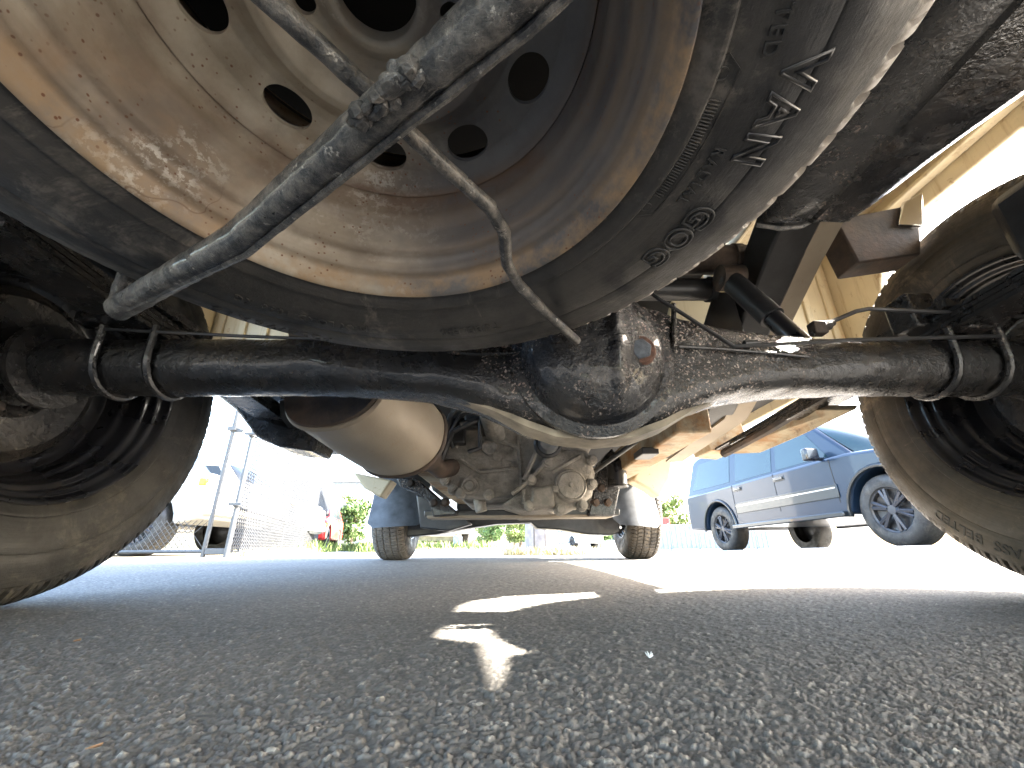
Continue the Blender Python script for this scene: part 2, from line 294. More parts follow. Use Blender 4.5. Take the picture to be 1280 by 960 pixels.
# ------------------------------------------------------------------ tyre and rim (axis Z, inner face down at z=0)
RT = .362; WT = .225
def tyre_mesh(nth=900, seed=0):
    # half profile from inner bead: (r, a, tread?)
    hp = [(.2, .02), (.206, .008), (.213, .0005), (.222, -.003), (.226, -.0065), (.229, -.0068), (.231, -.005), (.245, -.009), (.262, -.0125), (.28, -.0145), (.282, -.0135), (.284, -.0145), (.3, -.013), (.315, -.009), (.3265, -.0045), (.3275, -.0028), (.3285, -.0022), (.331, -.0018), (.334, -.0004), (.337, .0016), (.340, .004), (.343, .0068), (.346, .010), (.349, .0137), (.3515, .0175), (.3537, .0215), (.3555, .026)]
    prof = list(hp); na = 34
    for i in range(na+1):
        t = i/na; a = .030 + (WT-.060)*t; r = RT - .0050*(2*t-1)**2 ; prof.append((r, a))
    prof += [(r, WT-a) for r, a in hp[::-1]]
    P = len(prof); pr = np.array(prof); th = np.arange(nth)*2*pi/nth
    r = np.tile(pr[:, 0], (nth, 1)); a = np.tile(pr[:, 1], (nth, 1)); T = th[:, None]
    N = 76                                    # blocks round the tyre
    s = (a - WT/2)/(WT/2)                     # -1..1 over the width
    def groove(ph, wd): return np.clip(1 - np.abs(((ph % 1)+1) % 1 - .5)/wd, 0, 1) > 0
    ph = T*N/(2*pi)
    tread = (r > .3305)
    dep = np.zeros_like(r)
    sh = tread & (np.abs(s) > .66)
    dep = np.where(sh & groove(ph + .35*np.abs(s), .13), .011, dep)
    mid = tread & (np.abs(s) <= .66)
    zig = .035*np.abs(((ph*1.0) % 1)*2-1)
    for c in (-.62, -.22, .22, .62): dep = np.where(tread & (np.abs(s - c - np.sign(c)*(zig-.017)) < .04), .008, dep)
    dep = np.where(mid & (np.abs(s) > .24) & groove(ph + .8*s, .1), .007, dep)
    dep = np.where(mid & (np.abs(s) <= .2) & groove(ph*1 + .5 - .9*s, .08), .006, dep)
    dep = np.where(sh & (~groove(ph + .35*np.abs(s), .17)) & groove(ph*1+.5+.35*np.abs(s), .03), .004, dep)
    k = np.where(np.abs(s) > .74, np.clip((r-.3295)/.004, 0, 1), 1.); kr = np.where(np.abs(s) > .74, np.clip((r-.333)/.014, 0, 1), 1.)
    r = r - dep*kr
    a = a + np.where(tread & (np.abs(s) > .74), np.sign(-s)*dep*k*.6, 0)
    V = np.stack([r*np.cos(T), r*np.sin(T), a], 2).reshape(-1, 3)
    i = np.arange(nth)[:, None]; j = np.arange(P-1)[None]; i2 = (i+1) % nth
    q = np.stack([i*P+j, i2*P+j, i2*P+j+1, i*P+j+1], 2).reshape(-1, 4)
    me = bpy.data.meshes.new('tyre'); me.from_pydata(V.tolist(), [], q.tolist()); me.polygons.foreach_set('use_smooth', [True]*len(me.polygons)); me.set_sharp_from_angle(angle=R(38))
    return me
def letters(txt, size, r0, phi0, a, mat, outline=False, name='lettering', cw=1, depth=.0007, spacing=1.05):
    """raised sidewall writing bent round the tyre, read from below/inside; phi0 = angle of first letter"""
    cu = bpy.data.curves.new('t', 'FONT'); cu.body = txt; cu.size = size; cu.space_character = spacing; cu.offset = .0
    if outline: cu.fill_mode = 'NONE'; cu.bevel_depth = .0011; cu.bevel_resolution = 1; cu.offset = .0008
    else: cu.extrude = depth; cu.bevel_depth = .0002
    cu.resolution_u = 5
    o = bpy.data.objects.new('t', cu); COL.objects.link(o); bpy.context.view_layer.update()
    me = bpy.data.meshes.new_from_object(o); bpy.data.objects.remove(o); me.name = name
    for v in me.vertices:
        x, y, z = v.co; rr = r0 + y; ph = phi0 + x/(r0+size*.35)
        prof_a = a(rr) if callable(a) else a
        v.co = (rr*cos(ph), rr*sin(ph), prof_a - z)
    me.materials.clear(); me.materials.append(MT[mat]); return me
SW = [(.213, .0005), (.231, -.005), (.245, -.009), (.262, -.0125), (.28, -.0145), (.3, -.013), (.315, -.009), (.3265, -.0045), (.3315, -.0025)]
def side_a(r): return float(np.interp(r, [p[0] for p in SW], [p[1] for p in SW])) - .0004
RIMP = [(.2118, .0012), (.2122, -.001), (.2108, -.0028), (.2078, -.0026), (.2052, .0008), (.2035, .006), (.2018, .0115), (.1995, .0150), (.1955, .0158), (.1925, .0175), (.1915, .0215), (.1918, .0270), (.1905, .0310), (.1870, .0330), (.1830, .0345), (.1808, .0380), (.1800, .0450), (.1795, .0600), (.1785, .0660), (.1750, .0695), (.1725, .0720), (.1718, .0790), (.1712, .0940), (.1700, .1000), (.1690, .1025), (.1678, .1005), (.1662, .1015), (.1640, .1070), (.158, .1135), (.15, .1185)]
def disc_g(r):
    xs = [.031, .034, .040, .050, .058, .068, .078, .086, .094, .103, .112, .123, .134, .145, .15]
    zs = [.1225, .1195, .1215, .1290, .1300, .1275, .1150, .1075, .1080, .1150, .1215, .1228, .1210, .1190, .1185]
    return float(np.interp(r, xs, zs))
VENT = [R(a) for a in (26, 63, 101, 141, 178, 218, 256, 295, 333)]
LUG = [R(a) for a in (16, 88, 172, 232, 304)]
def rim_mesh(mat, n=720, back=True):
    bm = bmesh.new()
    rings = [(r, a) for r, a in RIMP]; rr = .1485
    while rr > .0315: rings.append((rr, disc_g(rr))); rr -= .0016
    rings += [(.0312, .1235), (.0312, .137)]
    grid = []
    for r, a in rings:
        row = []
        for k in range(n):
            t = 2*pi*k/n
            aa = a + (.0022*max(0, cos(5*(t-LUG[1])))*max(0, 1-abs(r-.058)/.02) if r < .09 else 0)
            row.append(bm.verts.new((r*cos(t), r*sin(t), aa)))
        grid.append(row)
    holes = [(t, .134, .0175, .0215) for t in VENT] + [(t, .058, .0085, .0085) for t in LUG]
    def rho(co):
        best = 9, None
        r = math.hypot(co[0], co[1]); t = math.atan2(co[1], co[0])
        for ht, hr, ra, rb in holes:
            d = (t-ht+pi) % (2*pi) - pi
            if abs(d) > .5: continue
            q = math.hypot((r-hr)/ra, d*hr/rb)
            if q < best[0]: best = q, (ht, hr, ra, rb)
        return best
    kill = set(); hedge = []
    fs = []
    for i in range(len(grid)-1):
        for k in range(n):
            a, b, c, d = grid[i][k], grid[i][(k+1) % n], grid[i+1][(k+1) % n], grid[i+1][k]
            r = rings[i][0]
            if r < .156 and r > .04:
                m = (a.co+c.co)/2
                if rho(m)[0] < 1: kill.update((a, b, c, d)); continue
            fs.append((a, b, c, d))
    for f in fs: bm.faces.new(f)
    for v in kill:
        if not v.link_faces: continue
        q, h = rho(v.co)
        if h is None: continue
        r = math.hypot(v.co.x, v.co.y); t = math.atan2(v.co.y, v.co.x); d = (t-h[0]+pi) % (2*pi) - pi
        r2 = h[1] + (r-h[1])/q; t2 = h[0] + d/q
        v.co.x = r2*cos(t2); v.co.y = r2*sin(t2); v.co.z = disc_g(r2)
    # the sheet has a thickness at its holes
    be = [e for e in bm.edges if e.is_boundary and .04 < math.hypot(*e.verts[0].co.xy) < .16]
    ex = bmesh.ops.extrude_edge_only(bm, edges=be)['geom']
    for v in ex:
        if isinstance(v, bmesh.types.BMVert): v.co.z += .005
    # outer half of the barrel
    ob = [(.1762, .1), (.1765, .15), (.18, .165), (.1915, .178), (.199, .192), (.2018, .2), (.2035, .21), (.2078, .221), (.2118, .222)]
    bmesh.ops.remove_doubles(bm, verts=[v for v in bm.verts if not v.link_faces], dist=.0)
    for v in [v for v in bm.verts if not v.link_faces]: bm.verts.remove(v)
    g2 = [[bm.verts.new((r*cos(2*pi*k/96), r*sin(2*pi*k/96), a)) for k in range(96)] for r, a in ob]
    for i in range(len(g2)-1):
        for k in range(96): bm.faces.new((g2[i][k], g2[i][(k+1) % 96], g2[i+1][(k+1) % 96], g2[i+1][k]))
    me = bpy.data.meshes.new('rim'); bmesh.ops.recalc_face_normals(bm, faces=bm.faces); bm.to_mesh(me); bm.free()
    me.polygons.foreach_set('use_smooth', [True]*len(me.polygons)); me.set_sharp_from_angle(angle=R(50)); me.materials.append(MT[mat]); return me
TY = tyre_mesh()
# ================================================================== THE TRUCK
CX = .08; YA = .66; ZA = .362                     # truck centre line, rear axle
truck = thing('pickup_truck', 'lifted beige pickup truck seen from underneath, black axle and dusty gearbox, over the camera', 'truck', (CX, YA, 0))
def pt(mb, name, mat, bevel=0, parent=None, ang=35): return mb.build(name, mat, parent or truck, bevel, ang)
# --- rear axle housing
def sup(t, e): c, s = cos(t), sin(t); return math.copysign(abs(c)**(2/e), c), math.copysign(abs(s)**(2/e), s)
ax = MB(); secs = []; xs = np.concatenate([np.linspace(-.93, -.36, 40), np.linspace(-.35, .62, 100), np.linspace(.63, 1.08, 34)])
XD = .135                                         # differential centre
for x in xs:
    d = abs(x-XD); w_ = float(np.interp(d, [0, .06, .11, .16, .21, .26, .32, .4, .6], [.128, .122, .104, .081, .066, .057, .052, .049, .049]))
    wy = float(np.interp(d, [0, .1, .2, .3, .4], [.068, .066, .058, .052, .049])); e = float(np.interp(d, [.2, .45], [4.2, 2.]))
    ring = []
    for k in range(64):
        c, s_ = sup(2*pi*k/64, e); p = Vector((x, YA+.005 + wy*c, ZA+.012 + w_*s_ - (.008 if d < .1 else .008*max(0, 1-(d-.1)/.15))))
        nn = noise.noise(p*60)*.0012 + noise.noise(p*25)*.0015; ring.append(p + Vector((0, c, s_))*nn)
    secs.append(ring)
ax.sweep(secs); axle = pt(ax, 'rear_axle', 'underseal')
# cover: domed steel pan with a ridge, flange and bolts
cv = MB(); C0 = Vector((XD, YA-.058, ZA+.0)); n = 96
prf = [(.128, .004), (.128, -.006), (.119, -.009), (.112, -.011), (.108, -.018), (.104, -.030), (.097, -.042), (.084, -.053), (.066, -.062), (.045, -.067), (.024, -.069), (.0, -.070)]
rows = []; prf = [(float(np.interp(t, range(len(prf)), [p[0] for p in prf])), float(np.interp(t, range(len(prf)), [p[1] for p in prf]))) for t in np.linspace(0, len(prf)-1, 56)]; n = 160
for r, a in prf:
    row = []
    for k in range(n):
        t = 2*pi*k/n; x = r*cos(t); z = r*sin(t)*1.0
        # vertical ridge to the right of the middle, flat facet beyond it
        f = (.5+.5*cos(pi*min(1, abs(x-.024)/.018)))*max(0, 1-(r/.112)**2)*.008
        flat = 0 if x < .03 else min(.014, (x-.03)*.32)*max(0, 1-(r/.118)**2)
        p = Vector((x, a - f + flat, z)); nn = noise.noise((p+C0)*45)*.0016
        row.append(C0 + p + Vector((0, nn, 0)))
    rows.append(row)
cv.add([p for q in rows for p in q], [(i*n+k, i*n+(k+1) % n, (i+1)*n+(k+1) % n, (i+1)*n+k) for i in range(len(rows)-1) for k in range(n)])
cover = pt(cv, 'differential_cover', 'underseal_chipped', parent=axle)
bp = aty(800, 437, .548)
m = MB(); hexa = [(bp.x+.017*cos(pi/3*k+.3), bp.z+.017*sin(pi/3*k+.3)) for k in range(6)]; m.prism(hexa, bp.y-.006, bp.y+.02); m.build('filler_plug', 'bolt_blue', axle, .002)
m = MB(); m.lathe([(.0, -.002), (.021, -.003), (.024, .001), (.025, .016)], 24, bp, 'Y'); m.build('plug_washer', 'bolt_rust', axle)
m = MB(); m.tube([aty(842, 380, .60), aty(842, 430, .60), aty(838, 470, .60)], .0045, 8, .2); m.build('weld_bead', 'underseal_plain', axle)
m = MB(); m.tube([aty(560, 440, .60), aty(600, 443, .597), aty(648, 441, .595)], .0035, 8, .3); m.tube([aty(848, 433, .595), aty(900, 436, .597), aty(960, 441, .6), aty(1010, 446, .605)], .0035, 8, .3); m.each('weld_seam', 'underseal_plain', axle)
# pan rim, pale with dust along its lower edge
m = MB(); ptsr = []
for k in range(64):
    x = XD - .30 + .60*k/63; d = abs(x-XD); w_ = float(np.interp(d, [0, .06, .11, .16, .21, .26, .32], [.128, .122, .104, .081, .066, .057, .052])); ptsr.append((x, YA-.02+.0, ZA+.0105-w_+.0-(.008 if d < .1 else .008*max(0, 1-(d-.1)/.15))))
ring = []
for k, p in enumerate(ptsr): e_ = min(1, k/20, (63-k)/20); ring.append([Vector(p)+Vector(q) for q in ((0, .02-.045*e_, .008), (0, .02-.047*e_, .008-.0115*e_), (0, .02, .008-.014*e_), (0, .02, .008))])
m.sweep(ring); m.build('housing_rim', 'dusty_edge', axle, .0015)
# collars, flanges, backing plates
m = MB()
for sg, xe in ((-1, -.80), (1, .96)):
    for dx, r in ((-.045, .058), (-.02, .066), (.012, .060), (.03, .071)): m.lathe([(.045, dx-.006), (r, dx-.006), (r+.001, dx), (r, dx+.006), (.045, dx+.006)], 40, (xe, YA, ZA+.012), 'X')
m.each('collar', 'underseal_plain', axle)
for sg, xb in ((-1, -.835), (1, .995)):
    m = MB(); m.lathe([(.05, 0), (.075, -sg*.012), (.11, -sg*.006), (.13, -sg*.010), (.148, 0), (.150, sg*.03), (.05, sg*.035)], 64, (xb, YA, ZA), 'X'); bk = m.build('brake_backing_plate', 'underseal_plain', axle)
    m = MB(); m.lathe([(.152, .0), (.156, sg*.012), (.152, sg*.02), (.146, sg*.024), (.146, sg*.075), (.05, sg*.08)], 64, (xb+sg*.01, YA, ZA), 'X'); m.build('brake_drum', 'rust_dark', axle)
    m = MB()
    for k in range(6): a = k*pi/3+.4; m.tube([(xb-sg*.018, YA+.062*cos(a)-.0, ZA+.062*sin(a)), (xb+sg*.01, YA+.062*cos(a), ZA+.062*sin(a))], .009, 6)
    m.each('flange_bolt', 'rust_dark', axle)
# leaf springs, u-bolts
for sg, xc in ((-1, -.612), (1, .772)):
    m = MB()
    for i, (l0, l1) in enumerate(((-.62, .86), (-.5, .70), (-.38, .55), (-.27, .4))):
        P = []
        for k in range(15):
            t = k/14; y = YA+l0+(l1-l0)*t; q = (y-YA); z = ZA+.088 - i*.0085 + .0 + (.16*q*q if q < 0 else -.07*q + .02*q*q); P.append((y, z))
        m.sweep([[Vector((xc-.032, y, z-.0035)), Vector((xc+.032, y, z-.0035)), Vector((xc+.032, y, z+.0035)), Vector((xc-.032, y, z+.0035))] for y, z in P])
    m.box((xc, YA, ZA+.1), (.085, .14, .014)); m.build('leaf_spring', 'underseal_plain', truck)
    for dx in (-.040, .044):
        m = MB(); P = []
        for k in range(-8, 9): a = k/8*pi/2; P.append((xc+dx, YA+.0525*sin(a), ZA+.012-.0535*cos(a)))
        P = [(xc+dx, YA-.054, ZA+.06)] + P + [(xc+dx, YA+.054, ZA+.06)]; m.tube(P, .0058, 8, .15); m.build('u_bolt', 'underseal_plain', truck)
    
for sg, xc in ((-1, -.612), (1, .772)):
    m = MB(); m.box((xc, .435, ZA+.165), (.05, .14, .12)); m.build('sun_blocker', 'satin_black', truck, .02)  # added blocks, barely in view, that trim the near sun patch
# hangers for the springs' front eyes
m = MB(); q = [aty(875, 520, 1.5), aty(905, 500, 1.5), aty(925, 545, 1.5), aty(912, 568, 1.5), aty(883, 566, 1.5), aty(870, 545, 1.5)]
m.prism([(p.x, p.z) for p in q], 1.46, 1.60); pt(m, 'spring_hanger', 'rusty_beige', .004)
m = MB(); q0 = [aty(900, 568, 1.48), aty(1010, 512, 1.02), aty(1070, 512, .86), aty(1000, 545, 1.1), aty(950, 566, 1.38)]
m.add([*q0, *[p+Vector((.01, .0, .012)) for p in q0]], [(0, 1, 2, 3, 4), (9, 8, 7, 6, 5)] + [(i, (i+1) % 5, (i+1) % 5+5, i+5) for i in range(5)]); pt(m, 'spring_cover_plate', 'rusty_beige', .002)
m = MB(); m.tube([aty(905, 567, 1.40), aty(960, 537, 1.16), aty(1000, 512, 1.02)], .014, 8, .1); pt(m, 'spring_leaf_edge', 'rust_dark')
m = MB(); q = [aty(265, 488, 1.1), aty(350, 492, 1.1), aty(405, 540, 1.1), aty(395, 566, 1.1), aty(352, 560, 1.1), aty(325, 548, 1.1), aty(300, 515, 1.1)]
m.prism([(p.x, p.z) for p in q], 1.08, 1.2); pt(m, 'spring_hanger', 'underseal_plain', .006)
m = MB(); q = [aty(348, 500, 1.02), aty(365, 500, 1.02), aty(414, 563, 1.25), aty(412, 569, 1.25), aty(386, 568, 1.25), aty(350, 522, 1.02)]
m.add([*q, *[p+Vector((-.02, .05, .02)) for p in q]], [(0, 1, 2, 3, 4, 5), (11, 10, 9, 8, 7, 6)] + [(i, (i+1) % 6, (i+1) % 6+6, i+6) for i in range(6)]); pt(m, 'mounting_plate', 'satin_black', .003)
# --- wheels
RIMK = rim_mesh('black_gloss', 360)
def wheel(xin, y, sg, mat, steer=0, txt=False, spin=0):
    o = bpy.data.objects.new('wheel', RIMK); COL.objects.link(o); o.parent = truck; o.matrix_parent_inverse = mw(truck).inverted()
    # local Z (outward) -> world +x for sg 1, -x for sg -1
    Mx = Matrix.Rotation(sg*pi/2, 4, 'Y') @ Matrix.Rotation(spin, 4, 'Z')
    o.matrix_basis = Matrix.Translation((xin - sg*.018, y, .36)) @ Matrix.Rotation(steer, 4, 'Z') @ Mx
    t = bpy.data.objects.new('tyre', TYM[mat]); COL.objects.link(t); t.parent = o
    m = MB(); m.lathe([(.0, .135), (.045, .133), (.05, .12), (.075, .122), (.078, .14)], 40); h = m.build('hub', 'rust_dark', o); h.matrix_parent_inverse = Matrix.Identity(4)
    return o
TYM = {}
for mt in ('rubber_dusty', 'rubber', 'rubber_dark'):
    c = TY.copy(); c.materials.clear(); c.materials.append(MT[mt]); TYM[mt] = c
wr = wheel(.905, YA, 1, 'rubber_dusty'); wl = wheel(-.743, YA, -1, 'rubber')
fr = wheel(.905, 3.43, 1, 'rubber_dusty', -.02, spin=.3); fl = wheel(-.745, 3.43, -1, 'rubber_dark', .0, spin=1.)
# writing on the right rear tyre; local frame: z outward (+x world), seen from -x
lm = letters('FIBERGLASS  BELTED', .026, .298, R(0), side_a, 'rubber_dark', name='lettering')
# ================================================================== SPARE WHEEL
SN = Vector((-.009, .07, 1)).normalized(); SC = Vector((-.10, .182, .357))
ex_ = Vector((0, 1, 0)).cross(SN).normalized(); ey_ = SN.cross(ex_)
SM = Matrix(((ex_.x, ey_.x, SN.x, SC.x), (ex_.y, ey_.y, SN.y, SC.y), (ex_.z, ey_.z, SN.z, SC.z), (0, 0, 0, 1)))
spare = thing('spare_wheel', 'spare wheel with rusty steel rim slung flat under the pickup bed', 'spare wheel'); spare.matrix_world = SM
spare.location = SC; spare.rotation_euler = SM.to_euler()
def sp(name, me, parent=None):
    o = bpy.data.objects.new(name, me); COL.objects.link(o); o.parent = parent or spare; return o
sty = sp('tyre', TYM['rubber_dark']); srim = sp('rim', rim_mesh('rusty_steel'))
sp('lettering', letters('VAN', .030, .2655, R(-5.9), side_a, 'black_gloss', True, spacing=1.3), sty)
sp('lettering', letters('GOG', .030, .2655, R(17), side_a, 'rubber_wet', True, spacing=1.12), sty)
sp('lettering', letters('STEEL BELTED', .0115, .249, R(-27), side_a, 'rubber_wet', False, spacing=1.35), sty)
sp('lettering', letters('RADIAL', .0115, .249, R(7), side_a, 'rubber_wet', False, spacing=1.35), sty)
sp('lettering', letters('TUBELESS', .0135, .262, R(70), side_a, 'rubber_dark', False, spacing=1.3), sty)
sp('lettering', letters('MAX LOAD 1050 KG', .012, .262, R(104), side_a, 'rubber_dark', False, spacing=1.3), sty)
sp('lettering', letters('P235/75R15', .022, .300, R(112), side_a, 'rubber_dark', False, spacing=1.2), sty)
# ribbed badge: row of raised bars in a long rounded frame
m = MB(); m2 = MB()
for k in range(34):
    a = R(.4 + k*.56); r0, r1 = .2265, .2375; 
    m.tube([(r0*cos(a), r0*sin(a), side_a(r0)-.0004), (r1*cos(a), r1*sin(a), side_a(r1)-.0004)], .0005, 5)
P = [(.2232*cos(R(a)), .2232*sin(R(a)), side_a(.2232)) for a in np.linspace(-4.2, 22.6, 40)] + [(.232*cos(R(24.6)), .232*sin(R(24.6)), side_a(.232))] + [(.2408*cos(R(a)), .2408*sin(R(a)), side_a(.2408)) for a in np.linspace(22.6, -4.2, 40)] + [(.232*cos(R(-6.2)), .232*sin(R(-6.2)), side_a(.232))]
m.tube(P, .0005, 5, closed=True)
for a in (-3.4, 21.9): m.tube([(.232*cos(R(a))+.0038*cos(k), .232*sin(R(a))+.0038*sin(k), side_a(.232)-.0002) for k in np.linspace(0, 5.8, 14)], .0006, 5, closed=True)
o = m.build('sidewall_badge', 'rubber', sty, 0); o.matrix_parent_inverse = Matrix.Identity(4)
# ---- right rear tyre writing mesh attaches to its tyre's wheel
o = bpy.data.objects.new('lettering', lm); COL.objects.link(o); o.parent = wr; o.rotation_euler = (0, 0, LETROT if 'LETROT' in globals() else 0)
# --- spare carrier: thick bar with a thin hooked rod welded to it
m = MB(); A = atz(148, 386, .322); B = atz(300, 298, .316); Cc = atz(480, 140, .312); D = atz(640, 0, .312); E = atz(760, -120, .312)
def dense(P, n=14):
    out = []
    for a, b in zip(P, P[1:]):
        for k in range(n): out.append(Vector(a).lerp(Vector(b), k/n))
    return out + [Vector(P[-1])]
m.tube(dense([A, B, Cc, D, E], 30), .0125, 20, .08); 
m.tube(dense([A+Vector((.0, -.002, -.002)), atz(150, 372, .335), atz(160, 345, .36), atz(170, 330, .40)], 6), .0095, 12, .2)
carrier = pt(m, 'spare_carrier_bar', 'rod_steel')
m = MB(); m.tube(dense([aty(312, -20, .115), aty(400, 58, .14), aty(468, 122, .165)], 20), .0055, 12, .1)
m.tube(dense([atz(505, 160, .314), atz(560, 212, .316), atz(612, 258, .318), atz(630, 290, .318), atz(634, 330, .317), atz(648, 355, .316), atz(684, 392, .315), aty(721, 426, .462)], 10), .0052, 12, .1)
m.build('carrier_hook_rod', 'rod_steel', carrier)
m = MB()
for k in range(44):
    t = k/43; p = Cc.lerp(D, -.14+.5*t) + Vector((random.uniform(-.004, .004)-.006, random.uniform(-.004, .004)-.006, -.009+random.uniform(-.002, .003)))
    r_ = random.uniform(.003, .0052); m.tube([p, p+Vector((.001, -.001, 0)), p+Vector((.004, -.003, -.001)), p+Vector((.007, -.005, -.001)), p+Vector((.008, -.006, -.001))], [r_*.3, r_*.85, r_, r_*.8, r_*.2], 8, .6)
m.build('weld', 'rod_steel', carrier)
m = MB(); m.tube(dense([A+Vector((.03, -.018, -.011)), B+Vector((.005, .005, -.011)), Cc+Vector((.006, .006, -.0105)), D+Vector((.007, .007, -.0105)), E+Vector((.007, .007, -.0105))], 20), .003, 8, .2); m.build('bar_edge', 'rod_steel', carrier)
# --- brake pipes, cable, brackets
m = MB(); m.tube(dense([aty(120, 411, .605), aty(180, 414, .605), aty(300, 420, .61), aty(430, 425, .61), aty(520, 432, .61)], 6), .0028, 8); pt(m, 'brake_pipe', 'satin_black')
m = MB(); m.tube(dense([aty(800, 350, .62), aty(818, 370, .6), aty(850, 390, .598), aty(900, 422, .594), aty(917, 433, .592), aty(960, 431, .592), aty(1060, 425, .595), aty(1250, 420, .6)], 6), .0032, 8); pt(m, 'brake_pipe', 'satin_black')
m = MB(); m.tube(dense([aty(1015, 418, .60), aty(1040, 402, .60), aty(1070, 389, .60), aty(1086, 386, .6), aty(1180, 390, .6), aty(1300, 397, .6)], 5), .0036, 8); pt(m, 'handbrake_cable', 'satin_black')
m = MB(); p = aty(1022, 411, .60); m.box(p, (.022, .018, .022)); m.tube([p, p+Vector((.022, 0, .008))], .009, 8); m.tube([p+Vector((.018, 0, .006)), p+Vector((.03, 0, .012))], .006, 8); pt(m, 'cable_bracket', 'rust_dark', .002)
m = MB(); m.box(aty(1215, 404, .61), (.05, .03, .03)); m.box(aty(1140, 395, .66), (.05, .05, .07)); m.box(aty(120, 400, .63), (.05, .03, .022)); m.box(aty(160, 407, .63), (.03, .03, .03)); m.each('axle_bracket', 'underseal_plain', truck, .005)
m = MB(); m.tube([aty(930, 430, .60), aty(945, 429, .6)], .006, 8); m.tube([aty(1120, 423, .6), aty(1132, 422.5, .6)], .006, 8); m.each('pipe_clip', 'satin_black', truck)
# --- muffler
def oval(c, ax_, a, b, n=56, sup_=2.3):
    ax_ = Vector(ax_).normalized(); h = ax_.cross(Vector((0, 0, 1))).normalized(); v = h.cross(ax_).normalized(); out = []
    for k in range(n): x, y = sup(2*pi*k/n, sup_); out.append(Vector(c) + h*x*a + v*y*b)
    return out
c1, c2 = Vector((-.368, .855, .415)), Vector((-.285, 1.15, .365)); axm = c2-c1; m = MB(); secs = []
for t, k in ((-.02, .90), (-.02, .965), (0, 1.0), (.012, 1.0), (.03, .975), (.25, 1.0), (.5, 1.02), (.75, 1.02), (.93, 1.0)): secs.append(oval(c1.lerp(c2, t), axm, .128*k, .108*k))
m.sweep(secs); muf = pt(m, 'muffler', 'muffler_steel')
m = MB(); m.sweep([oval(c1.lerp(c2, t), axm, .128*k, .108*k) for t, k in ((.93, 1.02), (.945, 1.045), (.965, 1.045), (.98, 1.0))]); m.build('muffler_seam', 'rust_dark', muf)
m = MB(); m.sweep([oval(c1.lerp(c2, t), axm, .128*k, .108*k) for t, k in ((-.045, .6), (-.045, .93), (-.03, .955), (-.015, .93))]); m.build('muffler_end_cap', 'rust_dark', muf)
m = MB(); m.sweep([oval(c1.lerp(c2, t), axm, .128*k, .108*k) for t, k in ((.97, .95), (1.1, .75), (1.3, .45), (1.5, .36))]); m.build('muffler_cone', 'rust_dark', muf)
m = MB(); m.tube([c1.lerp(c2, 1.3), c1.lerp(c2, 1.8), (-.05, 1.75, .42), (0, 2.6, .4)], .03, 14); m.build('exhaust_pipe', 'rust_dark', muf)
# --- frame rails
m = MB(); q = lambda x0, x1, z0, z1, y: [Vector((x0, y, z0)), Vector((x1, y, z0)), Vector((x1, y, z1)), Vector((x0, y, z1))]
m.sweep([q(.43, .52, .352, .44, 1.02), q(.43, .52, .352, .44, 1.7), q(.43, .52, .37, .46, 2.6), q(.43, .52, .40, .5, 3.9)]); rl = pt(m, 'frame_rail', 'rusty_beige', .006)
m = MB(); m.sweep([q(-.36, -.27, .36, .45, 1.05), q(-.36, -.27, .36, .45, 1.7), q(-.36, -.27, .37, .46, 2.6), q(-.36, -.27, .40, .5, 3.9)]); pt(m, 'frame_rail', 'rusty_beige', .006)
m = MB(); p = aty(805, 548, 1.25); m.box((p.x, 1.25, .347), (.05, .09, .02)); p = aty(790, 545, 1.2); m.tube(dense([aty(742, 590, 1.5), aty(800, 548, 1.25)], 5), .009, 8, .2); pt(m, 'rail_bracket', 'satin_black', .003)
m = MB(); q1 = [aty(815, 560, 1.9), aty(845, 550, 1.9), aty(838, 600, 1.9), aty(825, 622, 1.9), aty(812, 612, 1.9), aty(790, 600, 1.9)]; m.prism([(p.x, p.z) for p in q1], 1.9, 2.0); pt(m, 'body_mount', 'beige_paint', .01)
m = MB(); q1 = [aty(440, 590, 1.8), aty(490, 600, 1.8), aty(475, 622, 1.8), aty(455, 610, 1.8)]; m.prism([(p.x, p.z) for p in q1], 1.8, 1.9); pt(m, 'body_mount', 'beige_paint', .008)
m = MB(); p = aty(930, 525, 1.3); m.box((p.x-.1, 1.62, p.z+.08), (.16, .02, .2)); pt(m, 'rail_gusset', 'grey_steel', .003)
# kicked-up rear rail (right) seen edge on: dark web, dusty inner flange
for sg in (1, -1):
    prof = [(-.55, .88), (.1, .88), (.35, .86), (.55, .80), (.72, .72), (.86, .64), (.98, .55), (1.12, .48), (1.6, .45)]
    xx = .60 if sg > 0 else -.44
    m = MB(); m.sweep([[Vector((xx-.04, y, z-.05)), Vector((xx+.04, y, z-.05)), Vector((xx+.04, y, z+.06)), Vector((xx-.04, y, z+.06))] for y, z in prof]); pt(m, 'rear_frame_rail', 'satin_black', .006)
    m = MB(); m.sweep([[Vector((xx+.02*sg, y+.02, z-.058)), Vector((xx+.085*sg, y+.02, z-.058)), Vector((xx+.085*sg, y+.02, z-.052)), Vector((xx+.02*sg, y+.02, z-.052))] for y, z in prof[1:]]); pt(m, 'rail_flange', 'muffler_steel')
